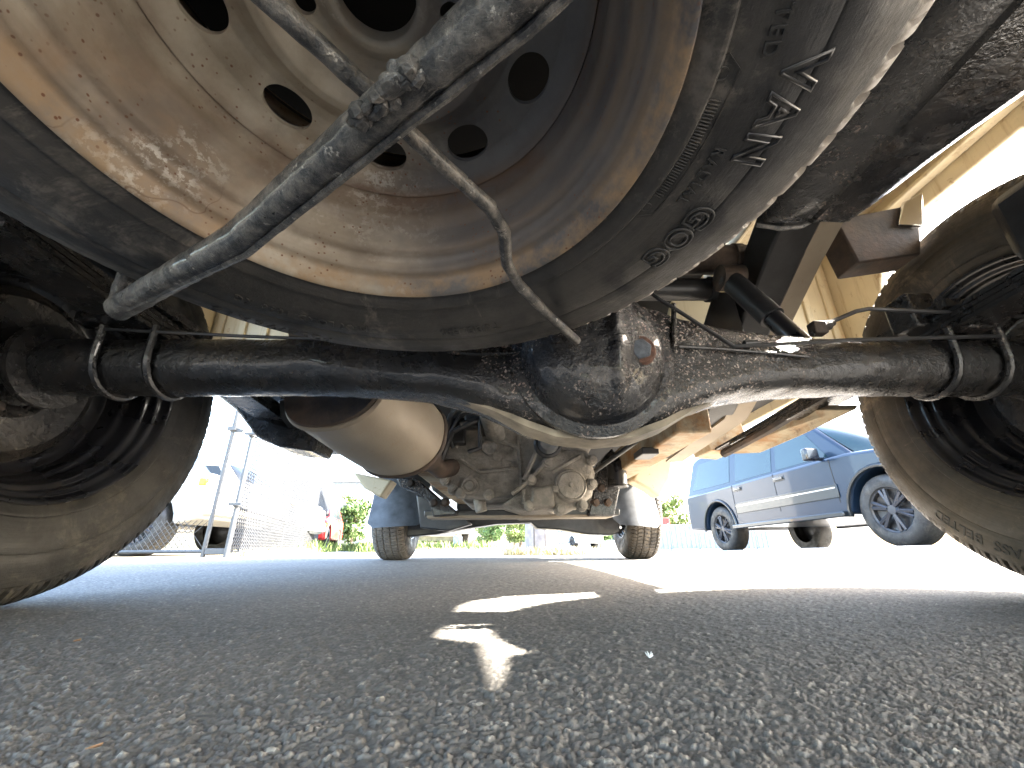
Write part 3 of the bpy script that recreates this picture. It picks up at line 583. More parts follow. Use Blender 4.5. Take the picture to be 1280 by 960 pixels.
# transverse tubes above the axle
m = MB(); a_, b_ = aty(700, 325, .84), aty(985, 325, .84)
m.tube(dense([a_, b_], 8), .036, 22); m.lathe([(.036, -.012), (.041, -.01), (.041, .01), (.036, .012)], 24, aty(918, 326, .84), 'X'); m.lathe([(.036, -.008), (.040, -.006), (.040, .006), (.036, .008)], 24, aty(958, 326, .84), 'X'); pt(m, 'cross_tube', 'rust_dark')
m = MB(); m.tube(dense([aty(700, 362, .86), aty(885, 362, .86)], 6), .027, 20); m.tube([aty(884, 362, .86), aty(892, 362, .86)], .031, 20); pt(m, 'cross_tube', 'satin_black')
m = MB(); m.add([*(aty(x, y, .86) for x, y in ((892, 365), (915, 365), (935, 430), (872, 430))), *(aty(x, y, .9) for x, y in ((892, 365), (915, 365), (935, 430), (872, 430)))], [(0, 1, 2, 3), (7, 6, 5, 4), (0, 4, 5, 1), (1, 5, 6, 2), (2, 6, 7, 3), (3, 7, 4, 0)]); pt(m, 'tube_bracket', 'satin_black', .004)
# shock absorber
m = MB(); a_, b_ = aty(918, 355, .78), aty(1000, 428, .70); d_ = b_-a_; m.tube([a_-d_*.1, a_, a_+d_*.62], .024, 20); sh = pt(m, 'shock_absorber', 'satin_black')
m = MB(); m.tube([a_+d_*.6, b_+d_*.05], .019, 18); m.build('shock_piston', 'black_gloss', sh); m = MB(); m.tube([a_-d_*.12+Vector((-.02, 0, 0)), a_-d_*.12+Vector((.03, 0, 0))], .03, 14); m.build('shock_eye', 'rust_dark', sh)
# rear body bracket, dark and rusty, with its bright corner
m = MB(); Q = [aty(1036, 282, .72), aty(1140, 262, .72), aty(1141, 325, .72), aty(1064, 336, .72)]; m.prism([(p.x, p.z) for p in Q], .70, .76); br = pt(m, 'body_bracket', 'rust_dark', .004)
m = MB(); Q = [aty(1118, 262, .715), aty(1142, 250, .715), aty(1142, 292, .715), aty(1112, 290, .715)]; m.prism([(p.x, p.z) for p in Q], .692, .698); m.build('bright_corner', 'chrome', br, .002)
# fuel tank, black and creased, to the right of the spare
m = MB(); secs = []
for y in np.linspace(-.35, .452, 40):
    e = 0 if y < .43 else (y-.43)*.12; x0 = .352; x1 = .487 if y > .1 else .487+.11*(.1-y)
    x1 = .487 + .24*max(0, (.435-y)); zz = .50 + e*.5
    P = [(x0-.012, .60), (x0-.004, .51+e), (x0+.006, zz), (.395, zz-.001), (.416, zz+.001), (.4205, zz-.0035), (.425, zz+.001), (x1-.022, zz-.001), (x1, zz+.010+e), (x1+.05, .60), (x1+.05, .68), (x0-.012, .68)]
    secs.append([Vector((a, y + .006*noise.noise(Vector((a*40, 2, 0))), b + .0025*noise.noise(Vector((a*14, y*10, 5))))) for a, b in P])
m.sweep(secs); tk = pt(m, 'fuel_tank', 'underseal_plain', 0, None, 50)
m = MB(); lipP = [aty(x, y, .455) for x, y in ((945, 281), (975, 286), (1003, 283), (1015, 276), (1040, 272), (1062, 274))]; m.tube(dense(lipP, 4), .0032, 7, .3); m.build('tank_seam', 'rod_steel', tk)
# --- body shell
def arc(cy, r, a0, a1, n, zc=.42, e=1.): return [(cy + r*cos(R(a)), zc + r*e*sin(R(a))) for a in np.linspace(a0, a1, n)]
side = [(-.75, .38)] + [(YA-.46, .38), (YA-.40, .56), (.37, .66), (.43, .74), (.45, .80), (.456, .89), (.60, .905), (.64, .94), (.9, .94), (.97, .925), (1.02, .89), (1.05, .84), (1.08, .75), (1.10, .62)] + [(2.86, .62)] + arc(3.43, .48, 180, 0, 12, .62, .9) + [(4.2, .64), (4.28, .9), (4.22, 1.12), (3.0, 1.22), (2.45, 1.72), (1.35, 1.76), (1.2, 1.25), (-.75, 1.22)]  # low rear quarter and arch edge shaped to trim the sun under the truck
m = MB(); m.prism(side, 1.13, 1.16, 'X'); m.prism(side, -1.0, -.97, 'X'); bs = m.each('body_side', 'beige_paint', truck, .004)
m = MB(); m.box((CX, -.75, .92), (2.12, .03, .6)); m.box((CX, 4.24, .9), (2.12, .03, .5)); m.box((CX, 3.6, 1.17), (2.1, 1.24, .03)); m.box((CX, 1.9, 1.74), (2.1, 1.1, .03)); m.box((CX, 2.72, 1.47), (2.1, .03, .72), Matrix.Rotation(R(48), 3, 'X').to_3x3()); m.box((CX, 1.28, 1.5), (2.1, .03, .5)); m.each('body_panel', 'beige_paint', truck)
for xx in (1.165, -1.005):
    m = MB(); m.prism([(1.45, 1.22), (2.75, 1.24), (2.4, 1.64), (1.5, 1.66)], xx-.004, xx+.004, 'X'); pt(m, 'side_window', 'car_glass')
    m = MB(); m.lathe([(.0, 0), (.03, .01), (.035, 0)], 20, (xx, 1.7, 1.1), 'X'); pt(m, 'door_handle', 'black_gloss')
# bed floor (ribbed), wheelhouses and cab floor
m = MB(); m.box((CX, .25, .965), (1.2, 2.0, .01))
for k in range(9): m.box((CX, -.6+k*.21, .953), (1.2, .06, .016))
m.box((CX, 2.75, .66), (2.08, 3.1, .012)); pt(m, 'floor_pan', 'dark_void')
m = MB(); m.box((-.08, .12, .66), (.74, .72, .012)); m.box((-.08, -.24, .60), (.74, .01, .12)); m.box((-.45, .12, .60), (.01, .72, .12)); m.each('spare_shade_plate', 'dark_void', truck)  # added dark plates that keep light out of the spare's vent holes
for sg, x0, x1 in ((1, .70, 1.13), (-1, -.97, -.54)):
    m = MB(); m.box(((x0+x1)/2, 1.235, .86), (x1-x0, .012, .42)); m.box(((x0+x1)/2, .66, 1.055), (x1-x0, 1.15, .012))
    m.box((x0 if sg > 0 else x1, .25, 1.0), (.012, 1.96, .12)); m.box((x0 if sg > 0 else x1, -.23, .78), (.014, 1.04, .56)); m.box(((x0+x1)/2, -.0, 1.055), (x1-x0, 1.4, .010))
    for k in range(6): xk = x0+.03+k*(x1-x0-.06)/5; m.box((xk, 1.226, .86), (.022, .012, .40))
    pt(m, 'wheelhouse', 'beige_paint', .003)
m = MB(); Q = [aty(x, y, 1.05) for x, y in ((840, 375), (890, 360), (885, 420), (860, 440), (830, 420))]; m.prism([(p.x, p.z) for p in Q], 1.05, 1.07); Q = [aty(x, y, 1.05) for x, y in ((930, 420), (960, 405), (975, 425), (975, 440), (930, 440))]; m.prism([(p.x, p.z) for p in Q], 1.05, 1.07); m.each('floor_patch', 'beige_paint', truck, .003)
m = MB(); m.box((CX, 1.24, .81), (1.24, .02, .32)); m.box((CX, 2.0, .63), (.8, .9, .04)); m.box((CX, 3.3, .8), (.75, 1.0, .5)); m.each('engine_bay_wall', 'dark_void', truck, .01)
# inner edge of the quarter panel over the arch
m = MB(); m.box((1.112, .2, .992), (.03, 1.9, .012)); pt(m, 'arch_lip', 'beige_paint', .003)
# rear bumper
m = MB(); m.box((CX, -.85, .62), (1.9, .12, .16)); pt(m, 'rear_bumper', 'chrome', .02)
# --- gearbox and transfer case
YG = 1.45
def poly(pp, y): return [(aty(px, py, y).x, aty(px, py, y).z) for px, py in pp]
def casting(pp, y0, y1, name, mat, parent, bev=.01, inset=None):
    m = MB(); A_ = poly(pp, y0); n = len(A_); cx = sum(p[0] for p in A_)/n; cz = sum(p[1] for p in A_)/n
    rings = []
    for f, y in ((.0, y0-.012), (.5, y0-.010), (.86, y0-.004), (.97, y0+.006), (1.0, y0+.02), (1.0, y0+.05), (.97, y0+.055), (.95, y1)):
        rg = []
        for i in range(n):
            for k in range(4):
                a = A_[i]; b = A_[(i+1) % n]; x = a[0]+(b[0]-a[0])*k/4; z = a[1]+(b[1]-a[1])*k/4
                p = Vector((cx+(x-cx)*f, y, cz+(z-cz)*f)); p.y += .006*noise.noise(p*18)*f; rg.append(p)
        rings.append(rg)
    m.sweep(rings); return m.build(name, mat, parent, 0, 50)
gb = casting([(549, 590), (552, 560), (565, 530), (575, 508), (640, 500), (720, 520), (742, 556), (722, 590), (700, 600), (678, 592), (650, 618), (634, 620), (600, 622), (570, 618), (556, 606)], YG, 2.3, 'gearbox', 'dusty_casting', truck)
tc = casting([(690, 560), (735, 562), (745, 590), (741, 620), (722, 636), (655, 638), (628, 630), (650, 615), (668, 590)], YG-.06, 2.0, 'transfer_case', 'dusty_casting', gb)
m = MB()
def bolt(px, py, y, r=.011, h=.014): p = aty(px, py, y); m.lathe([(r*1.7, .02), (r*1.6, -.004), (r, -.006), (r*.95, -h-.006), (0, -h-.007)], 12, p, 'Y')
for px, py in ((553, 588), (556, 600), (566, 612), (575, 616), (611, 618), (646, 616), (560, 545), (580, 520), (690, 545), (727, 545), (740, 575), (740, 605), (728, 632), (700, 637), (662, 632), (664, 600), (684, 578), (694, 612), (640, 630)): bolt(px, py, YG-.012 if px < 650 else YG-.075)
m.each('casing_bolt', 'dusty_casting', gb)
m = MB(); p = aty(713, 607, YG-.08)
m.lathe([(.052, .03), (.052, -.004), (.048, -.012), (.043, -.010), (.04, -.016), (.02, -.018), (.008, -.017), (.006, -.022), (0, -.022)], 36, p, 'Y'); m.build('bearing_cover', 'dusty_casting', gb)
m = MB(); m.lathe([(.03, .02), (.027, -.012), (.02, -.013), (.017, -.008), (.013, -.008), (.012, -.02), (0, -.02)], 24, aty(587, 608, YG-.012), 'Y'); m.lathe([(.03, .02), (.025, -.012), (.015, -.010), (0, -.008)], 20, aty(612, 560, YG-.012), 'Y'); m.lathe([(.02, .02), (.017, -.006), (0, -.004)], 20, aty(622, 571, YG-.012), 'Y'); m.each('drain_plug', 'dusty_casting', gb)
m = MB()
for a, b in (((648, 545), (652, 614)), ((652, 560), (600, 545)), ((690, 520), (655, 600)), ((700, 560), (664, 598)), ((664, 598), (640, 618)), ((575, 575), (600, 590)), ((600, 590), (648, 585)), ((570, 560), (590, 530)), ((725, 570), (690, 590)), ((655, 630), (655, 612)), ((660, 622), (690, 618))):
    yy = YG-.012 if max(a[0], b[0]) < 655 else YG-.07
    m.tube(dense([aty(*a, yy), aty(*b, yy)], 4), .0075, 6, .4)
m.each('casting_rib', 'dusty_casting', gb)
m = MB(); m.add([*(aty(x, y, YG-.09) for x, y in ((667, 612), (692, 607), (692, 632), (664, 634))), *(aty(x, y, YG-.05) for x, y in ((662, 606), (696, 602), (697, 637), (658, 638)))], [(0, 1, 2, 3), (0, 4, 5, 1), (1, 5, 6, 2), (2, 6, 7, 3), (3, 7, 4, 0)]); m.build('sump_boss', 'dusty_casting', gb, .006)
m = MB(); m.tube([aty(685+15*cos(a), 555+15*sin(a), YG-.1) for a in np.linspace(0, 6, 20)], .008, 8, closed=True); m.build('output_seal', 'satin_black', gb)
m = MB(); m.lathe([(0, -.03), (.028, -.03), (.034, -.01), (.036, .02)], 24, aty(685, 555, YG-.1), 'Y'); m.build('output_flange', 'alloy', gb)
m = MB(); m.tube(dense([aty(620, 545, YG), aty(610, 510, 1.0+.3)], 4), .035, 14); m.build('breather_housing', 'dusty_casting', gb)
for P in (((566, 560), (560, 545), (575, 520), (595, 513), (600, 535)), ((552, 575), (565, 540), (590, 528), (612, 520)), ((575, 530), (600, 522), (600, 560), (585, 565)), ((545, 560), (556, 550), (563, 520), (571, 512))):
    m = MB(); m.tube(dense([aty(x, y, YG-.06-.02*random.random()) for x, y in P], 5), .006+.004*random.random(), 8, .2); m.build('wiring_hose', 'satin_black', gb)
m = MB(); m.box(aty(570, 540, YG-.03), (.07, .05, .09)); m.box(aty(590, 528, YG-.05), (.05, .04, .05)); m.box(aty(585, 520, YG), (.12, .05, .07)); m.each('solenoid', 'satin_black', gb, .006)
m = MB(); m.tube([aty(682, 640, 1.55), aty(690, 610, 1.55)], .03, 12); m.tube([aty(598, 620, 1.6), aty(602, 640, 1.6)], .022, 12); m.tube([aty(675, 622, 1.5), aty(688, 632, 1.5)], .016, 6); m.each('breather', 'dusty_casting', gb, .003)
m = MB(); p = aty(771, 592, 1.6); m.tube([p+Vector((0, 0, -.045)), p+Vector((0, 0, .045))], .036, 24); m.tube([p+Vector((0, 0, .045)), p+Vector((0, 0, .07))], .02, 12); m.tube([p+Vector((0, 0, -.052)), p+Vector((0, 0, -.043))], .039, 24); m.build('filter', 'black_gloss', gb, .004)
# --- gearbox crossmember
m = MB(); YC = 1.68
m.prism(poly([(530, 638), (775, 636), (775, 644), (530, 646)], YC), YC, YC+.16); cm = pt(m, 'crossmember', 'satin_black', .004)
m = MB(); m.prism(poly([(534, 644.5), (765, 643), (765, 646.5), (534, 648)], YC-.004), YC-.008, YC+.1); m.build('crossmember_edge', 'muffler_steel', cm, .001)
m = MB(); m.prism(poly([(495, 598), (520, 597), (548, 622), (570, 638), (572, 644), (541, 646), (537, 628), (520, 615), (500, 608)], YC-.03), YC-.03, YC+.1); m.prism(poly([(765, 560), (782, 580), (775, 612), (768, 645), (735, 645), (745, 600), (752, 575)], YC-.03), YC-.03, YC+.1); b2 = m.each('crossmember_bracket', 'underseal_chipped', cm, .006)
m = MB()
for px, py in ((513, 604), (542, 628), (556, 628), (745, 628), (760, 628), (752, 610)): m.lathe([(.02, .01), (.012, 0), (.011, -.012), (0, -.013)], 8, aty(px, py, YC-.035), 'Y')
m.each('bracket_bolt', 'rust_dark', cm)
# --- front suspension
YF = 3.2
m = MB(); m.prism(poly([(500, 655), (545, 648), (690, 646), (690, 652), (620, 655), (575, 662), (545, 668), (508, 671), (500, 668)], YF), YF, YF+.2); pt(m, 'front_arm', 'satin_black', .01)
m = MB(); m.prism(poly([(660, 650), (700, 648), (772, 640), (776, 664), (765, 669), (735, 668), (700, 662), (672, 660)], YF), YF, YF+.2); pt(m, 'front_arm', 'satin_black', .01)
m = MB(); m.tube([aty(505, 666, YF+.1), aty(560, 661, YF+.1)], .022, 10, .2); m.tube([aty(752, 661, YF+.05), aty(775, 662, YF+.1)], .03, 10, .2); m.each('tie_rod', 'satin_black', truck)
m = MB(); m.box((CX, 3.35, .42), (.9, .3, .18)); m.box((CX, 2.9, .47), (1.1, .5, .12)); m.box((CX, 2.4, .56), (.6, .5, .16)); m.each('front_crossmember', 'dark_void', truck, .03)
# mud flaps: curved sheets with depth
def flap(pp, y, bend, sg):
    m = MB(); A_ = poly(pp, y); n = len(A_)
    m.prism(A_, y, y+.012); return pt(m, 'mud_flap', 'mud_plastic', .004)
def flapc(x0, x1, zt, zb0, zb1, y, sg):
    m = MB(); secs = []
    for k in range(17):
        t = k/16; x = x0+(x1-x0)*t; yy = y + .10*sin(pi*t*.8)*sg*0 + .05*(2*t-1)**2
        zb = zb0+(zb1-zb0)*t + .035*max(0, 1-min(t, 1-t)*9); secs.append([Vector((x, yy, zb)), Vector((x, yy+.008, zb)), Vector((x, yy+.10, (zt+zb)/2)), Vector((x, yy+.22, zt)), Vector((x, yy+.212, zt)), Vector((x, yy+.092, (zt+zb)/2))])
    m.sweep(secs); return m.build('mud_flap', 'mud_plastic', truck, 0, 60)
flapc(-.93, -.55, .62, .205, .225, 2.9, 1)
flapc(.72, 1.04, .64, .225, .20, 2.9, 1)
m = MB(); m.prism(poly([(520, 618), (560, 630), (590, 655), (560, 664), (525, 660)], 2.85), 2.85, 2.95); pt(m, 'inner_splash_guard', 'satin_black', .01)
# ================================================================== VEHICLES AROUND
def vwheel(root, x, y, sg, r, w, n_sp=6, mat='rubber', z=None):
    """wheel with its hub face towards local +x*sg"""
    z = r if z is None else z
    m = MB(); k = [(r*.62, -.0), (r*.64, .012), (r*.75, .02), (r*.92, .012), (r*.985, -.01), (r, -.03), (r, -w+.03), (r*.96, -w), (r*.6, -w)]
    m.lathe([(a, sg*b) for a, b in k], 48, (x, y, z), 'X'); t = m.build('wheel', mat, root, 0, 40); local(t)
    m = MB(); m.lathe([(r*.64, sg*.006), (r*.62, -sg*.004), (r*.58, -sg*.012), (r*.57, -sg*.06), (r*.2, -sg*.09), (0, -sg*.09)], 40, (x, y, z), 'X'); local(m.build('rim', 'satin_black', t)); 
    m = MB()
    for i in range(n_sp):
        a = 2*pi*i/n_sp + .3
        for da in (-.13, .13):
            p0 = Vector((x-sg*.015, y+r*.13*cos(a), z+r*.13*sin(a))); p1 = Vector((x-sg*.02, y+r*.59*cos(a+da), z+r*.59*sin(a+da))); m.tube([p0, p1], r*.06, 6)
    m.lathe([(0, sg*.0), (r*.13, -sg*.002), (r*.17, -sg*.03)], 20, (x, y, z), 'X'); local(m.build('spokes', 'spoke_metal', t))
    return t
def vehicle(name, label, cat, loc, rot, L, W, H, paint, rw, ax1, ax2, hood, beltz, lower, roof, wins, pillar_pts, group=None, tilt=0, lowermat=None, wheels=True):
    """side outline in (y, z) with the front at -y; wins: list of window polygons on the side"""
    t = thing(name, label, cat, loc, rot, group); t.rotation_euler = (tilt, 0, rot)
    out = [(-L/2+.04, lower)] + [(p[0], p[1]) for p in arc(ax1, rw*1.22, 180, 0, 12, rw, 1.)] + [(p[0], p[1]) for p in arc(ax2, rw*1.22, 180, 0, 12, rw, 1.)] + [(L/2-.03, lower), (L/2, lower+.3), (L/2-.02, beltz)] + [(-L/2+hood, beltz+.02), (-L/2+.12, beltz-.12), (-L/2, beltz-.35)]
    m = MB(); m.prism(out, -W/2, W/2, 'X'); local(m.build('body', paint, t, .045, 50))
    m = MB(); rf = roof; n = len(rf); m.add([(-W/2+.03 + .16*(z-beltz)/(H-beltz), y, z) for y, z in rf] + [(W/2-.03 - .16*(z-beltz)/(H-beltz), y, z) for y, z in rf], [tuple(range(n)), tuple(range(n, 2*n))[::-1]] + [(i, i+n, (i+1) % n+n, (i+1) % n) for i in range(n)]); local(m.build('cabin', paint, t, .04, 50))
    gm = 'car_glass' if name == 'suv' else 'dark_glass'
    for wp in wins:
        for sg in (-1, 1):
            m = MB(); X = lambda z: sg*(W/2-.03-.16*(z-beltz)/(H-beltz)+.004)
            m.add([(X(z), y, z) for y, z in wp] + [(X(z)-sg*.02, y, z) for y, z in wp], [tuple(range(len(wp))), tuple(range(len(wp), 2*len(wp)))[::-1]] + [(i, i+len(wp), (i+1) % len(wp)+len(wp), (i+1) % len(wp)) for i in range(len(wp))]); local(m.build('window', gm, t))
    a, b = pillar_pts; m = MB()
    m.add([(s*(W/2-.1-.12*(z-beltz)/(H-beltz)), y-.012, z+.006) for s in (-1, 1) for y, z in (a, b)], [(0, 2, 3, 1)]); k = m.build('windscreen', gm, t); local(k); sm = k.modifiers.new('s', 'SOLIDIFY'); sm.thickness = .01
    m = MB(); m.box((0, -L/2+.02, lower+.14), (W*.96, .14, .2)); local(m.build('bumper', lowermat or paint, t, .03)); m = MB(); m.box((0, L/2-.02, lower+.14), (W*.96, .12, .2)); local(m.build('bumper', lowermat or paint, t, .03))
    for s in (-1, 1):
        m = MB(); m.box((s*W*.4, -L/2+.06, beltz-.32), (.3, .1, .2)); local(m.build('headlight', 'lens_clear', t, .02))
        m = MB(); m.box((s*(W/2-.02), -L/2+.10, beltz-.25), (.07, .09, .09)); local(m.build('indicator', 'amber', t, .01))
        m = MB(); m.box((s*W*.45, L/2-.02, beltz-.3), (.12, .06, .3)); local(m.build('tail_light', 'red_lens', t, .01))
        if wheels:
            for y in (ax1, ax2): vwheel(t, s*(W/2-.03), y, s, rw, .25)
    m = MB(); m.box((0, 0, lower+.1), (W*.7, L*.86, .16)); local(m.build('chassis', 'dark_void', t, .01))
    return t
# blue estate SUV passing on the road; front faces -y, its side faces us
pf, pr_ = aty(1129, 684, 4.9), aty(907, 690, 8.2)
rotz = math.atan2(-(pf.x-pr_.x), (pr_.y-pf.y)) * -1
LZ = (pf.z+pr_.z)/2; mid = (pf+pr_)/2
cth = Vector((cos(rotz), sin(rotz), 0)); suv = vehicle('suv', 'dark blue four-door estate SUV with grey lower trim on the road to the right', 'SUV', (mid.x+.97*cth.x, mid.y+.97*cth.y, LZ), rotz, 5.5, 1.95, 1.88, 'suv_paint', .40, -1.65, 1.65, 1.45, 1.12, .42,
    [(-1.42, 1.08), (-.62, 1.80), (-.45, 1.86), (2.35, 1.88), (2.55, 1.82), (2.72, 1.08)],
    [[(-1.02, 1.16), (-.52, 1.72), (-.02, 1.75), (-.02, 1.16)], [(.08, 1.16), (.08, 1.75), (1.02, 1.76), (1.02, 1.16)], [(1.2, 1.18), (1.2, 1.74), (2.3, 1.72), (2.48, 1.2)]],
    ((-1.36, 1.14), (-.62, 1.79)), tilt=math.atan2(-(pf.z-pr_.z), 3.3), lowermat='suv_lower')
for s in (-1, 1):
    m = MB(); m.box((s*.982, 0, .70), (.014, 2.15, .17)); local(m.build('door_moulding', 'suv_lower', suv, .004)); m = MB(); m.box((s*.99, 0, .74), (.008, 2.1, .018)); local(m.build('chrome_strip', 'chrome', suv))
    m = MB(); m.box((s*1.0, 0, .40), (.16, 2.3, .07)); local(m.build('running_board', 'suv_lower', suv, .015))
    m = MB(); m.box((s*1.10, -.92, 1.2), (.2, .1, .17)); m.box((s*.98, -.93, 1.14), (.12, .05, .05)); local(m.build('door_mirror', 'black_gloss', suv, .03))
    for y in (-.08, .95):
        m = MB(); m.box((s*.985, y, 1.02), (.03, .2, .045)); m.box((s*.977, y, 1.02), (.012, .24, .075)); local(m.build('door_handle', 'black_gloss', suv, .008))
    for y in (-1.05, .03, 1.1):
        m = MB(); m.box((s*.9755, y, .83), (.004, .012, .56)); local(m.build('door_gap', 'dark_void', suv))
    for ya in (-1.65, 1.65):
        m = MB(); P = [(s*.985, ya+.5*cos(a), .40+.5*sin(a)) for a in np.linspace(-.05, pi+.05, 20)]; m.tube(P, .022, 6); local(m.build('wheel_arch_trim', 'suv_lower', suv))
    m = MB(); m.box((s*.72, .9, 1.915), (.03, 2.6, .03)); m.box((s*.72, -.3, 1.9), (.04, .06, .05)); m.box((s*.72, 2.1, 1.9), (.04, .06, .05)); local(m.build('roof_rail', 'satin_black', suv, .008))
# white pickup by the gate, nose to the right
vehicle('white_pickup', 'white pickup with amber corner lamp parked behind the gate posts', 'pickup', (-6.15, 6.3, 0), R(90), 4.9, 1.85, 1.75, 'white_paint', .36, -1.65, 1.3, 1.25, 1.12, .44,
    [(-1.35, 1.08), (-.85, 1.68), (-.7, 1.75), (.3, 1.75), (.45, 1.08)], [[(-1.0, 1.14), (-.7, 1.62), (.2, 1.64), (.28, 1.14)]], ((-1.32, 1.12), (-.86, 1.67)), lowermat='cream')
vehicle('white_suv', 'white SUV with dark windows parked behind the chain-link fence', 'SUV', (-6.75, 9.7, 0), R(95), 4.8, 1.9, 1.9, 'white_paint', .38, -1.5, 1.45, 1.1, 1.15, .4,
    [(-1.35, 1.1), (-.75, 1.78), (-.6, 1.85), (2.1, 1.88), (2.35, 1.1)], [[(-1.0, 1.18), (-.6, 1.72), (.1, 1.75), (.1, 1.18)], [(.2, 1.18), (.2, 1.75), (1.1, 1.76), (1.1, 1.18)], [(1.2, 1.2), (1.2, 1.74), (2.0, 1.72), (2.15, 1.2)]], ((-1.3, 1.14), (-.76, 1.76)))
vehicle('red_car', 'bright red hatchback behind the far part of the chain-link fence', 'car', (-6.05, 13.4, 0), R(14), 3.9, 1.7, 1.42, 'red_paint', .31, -1.2, 1.25, .9, .92, .28,
    [(-1.1, .88), (-.4, 1.36), (.9, 1.42), (1.75, 1.25), (1.9, .88)], [[(-.7, .95), (-.3, 1.3), (.3, 1.34), (.3, .95)], [(.4, .95), (.4, 1.34), (1.2, 1.32), (1.5, .95)]], ((-1.05, .92), (-.42, 1.34)))
vehicle('white_car', 'white hatchback parked far off between pole and red-roofed house', 'car', (4.4, 29, 0), R(20), 4.2, 1.75, 1.5, 'white_paint', .32, -1.25, 1.3, 1., .95, .28,
    [(-1.1, .9), (-.4, 1.42), (1.0, 1.5), (1.85, 1.3), (2.0, .9)], [[(-.7, .98), (-.3, 1.36), (.3, 1.4), (.3, .98)], [(.4, .98), (.4, 1.4), (1.3, 1.38), (1.6, .98)]], ((-1.05, .94), (-.42, 1.4)))
# box trailer with a beige underframe, straight ahead left
tr = thing('box_trailer', 'white box trailer with beige underframe standing in grass straight ahead', 'trailer', (-2.1, 13, 0), R(4))
m = MB(); m.box((0, 0, 1.55), (2.3, 4, 2.2)); local(m.build('trailer_body', 'white_paint', tr, .03)); m = MB(); m.box((0, -2.02, .46), (2.3, .06, .05)); m.box((0, -2.03, .42), (2.0, .05, .03)); local(m.build('rear_step', 'cream', tr, .01))
for x in (-.7, .7): m = MB(); m.box((x, 0, .33), (.1, 3.9, .16)); local(m.build('chassis_rail', 'cream', tr, .01))
for y in (-1.6, -.6, .8): m = MB(); m.box((0, y, .3), (1.5, .1, .12)); local(m.build('cross_member', 'cream', tr, .01))
for x in (-.9, .75): m = MB(); m.box((x, -1.9, .2), (.22, .2, .3)); local(m.build('support_box', 'grey_steel', tr, .01))
for s in (-1, 1): m = MB(); m.box((s*.95, -2.02, .7), (.26, .05, .12)); local(m.build('tail_light', 'red_lens', tr, .01)); m = MB(); m.box((s*1.1, -2.02, .7), (.1, .05, .12)); local(m.build('indicator', 'amber', tr, .01)); vwheel(tr, s*.98, .3, s, .33, .2)
# ================================================================== FENCE
FD = Vector((-.29, 1, 0)).normalized(); F0 = Vector((-2.915, 4.74, 0))
fn = thing('chain_link_fence', 'galvanised chain-link fence running away along the left of the yard', 'fence', F0)
def fp(t, z): return F0 + FD*t + Vector((0, 0, z))
FLn = 27.
for i in range(11):
    m = MB(); m.tube([fp(i*2.7, -.05), fp(i*2.7, 1.97)], .029 if i == 0 else .022, 12); m.lathe([(.030, 0), (.025, .02), (0, .035)], 12, fp(i*2.7, 1.97)); m.build('post', 'galvanised', fn)
for z in (.50, 1.36, 1.93): m = MB(); m.tube([fp(0, z), fp(FLn, z)], .018, 8); m.build('rail', 'galvanised', fn)
m = MB()
for z in (.53, 1.3): m.lathe([(.044, -.02), (.048, 0), (.044, .02)], 12, fp(0, z)); m.box(fp(-.08, z), (.14, .03, .03))
m.each('hinge', 'galvanised', fn, .004)
m = MB(); k = 0; sp_ = .075; wid = 1.86
for d in (1, -1):
    x = -wid
    while x < FLn:
        a, b = (x, x+wid) if d == 1 else (x+wid, x)
        z0, z1 = .05, .05+wid; x0, x1 = a, b
        lo, hi = min(a, b), max(a, b)
        if lo < 0 or hi > FLn:
            c0, c1 = max(lo, 0), min(hi, FLn)
            if c1 <= c0: x += sp_; continue
            f = lambda xx: z0+(xx-a)/(b-a)*(z1-z0); x0, x1 = (c0, c1); za, zb = f(c0), f(c1)
        else: za, zb = z0, z1
        off = Vector((.022+.003*d, 0, 0)); m.tube([fp(x0, za)+off, fp(x1, zb)+off], .0050, 4, cap=False); x += sp_
ms = m.build('chain_link', 'wire', fn); ms['kind'] = 'stuff'
# gate leaf swung back, hinged to its own post
gt = thing('yard_gate', 'open chain-link gate with its own post beside the white pickup', 'gate', (-3.17, 4.76, 0))
G0 = Vector((-3.17, 4.76, 0)); GD = Vector((-.92, .05, 0)).normalized()
m = MB(); m.tube([G0+Vector((0, 0, -.05)), G0+Vector((0, 0, 1.95))], .022, 12); m.build('post', 'galvanised', gt)
m = MB(); m.box(G0+Vector((.0, 0, 1.38)), (.09, .09, .05)); m.box(G0+Vector((.06, 0, 1.36)), (.1, .03, .04)); m.box(G0+Vector((.13, 0, .06)), (.22, .04, .06)); m.each('latch', 'galvanised', gt, .005)
for z in (.06,): m = MB(); m.tube([G0+Vector((0, 0, z)), G0+GD*2.2+Vector((0, 0, z))], .018, 8); m.build('bottom_rail', 'galvanised', gt)
m = MB()
for d in (1, -1):
    for k in range(36):
        a = G0 + GD*(k*.065); b = a + GD*(.3*d); 
        if 0 <= (b-G0).dot(GD) <= 2.4: m.tube([a+Vector((0, 0, .07)), b+Vector((0, 0, .37))], .003, 4, cap=False)
ms = m.build('chain_link', 'wire', gt); ms['kind'] = 'stuff'
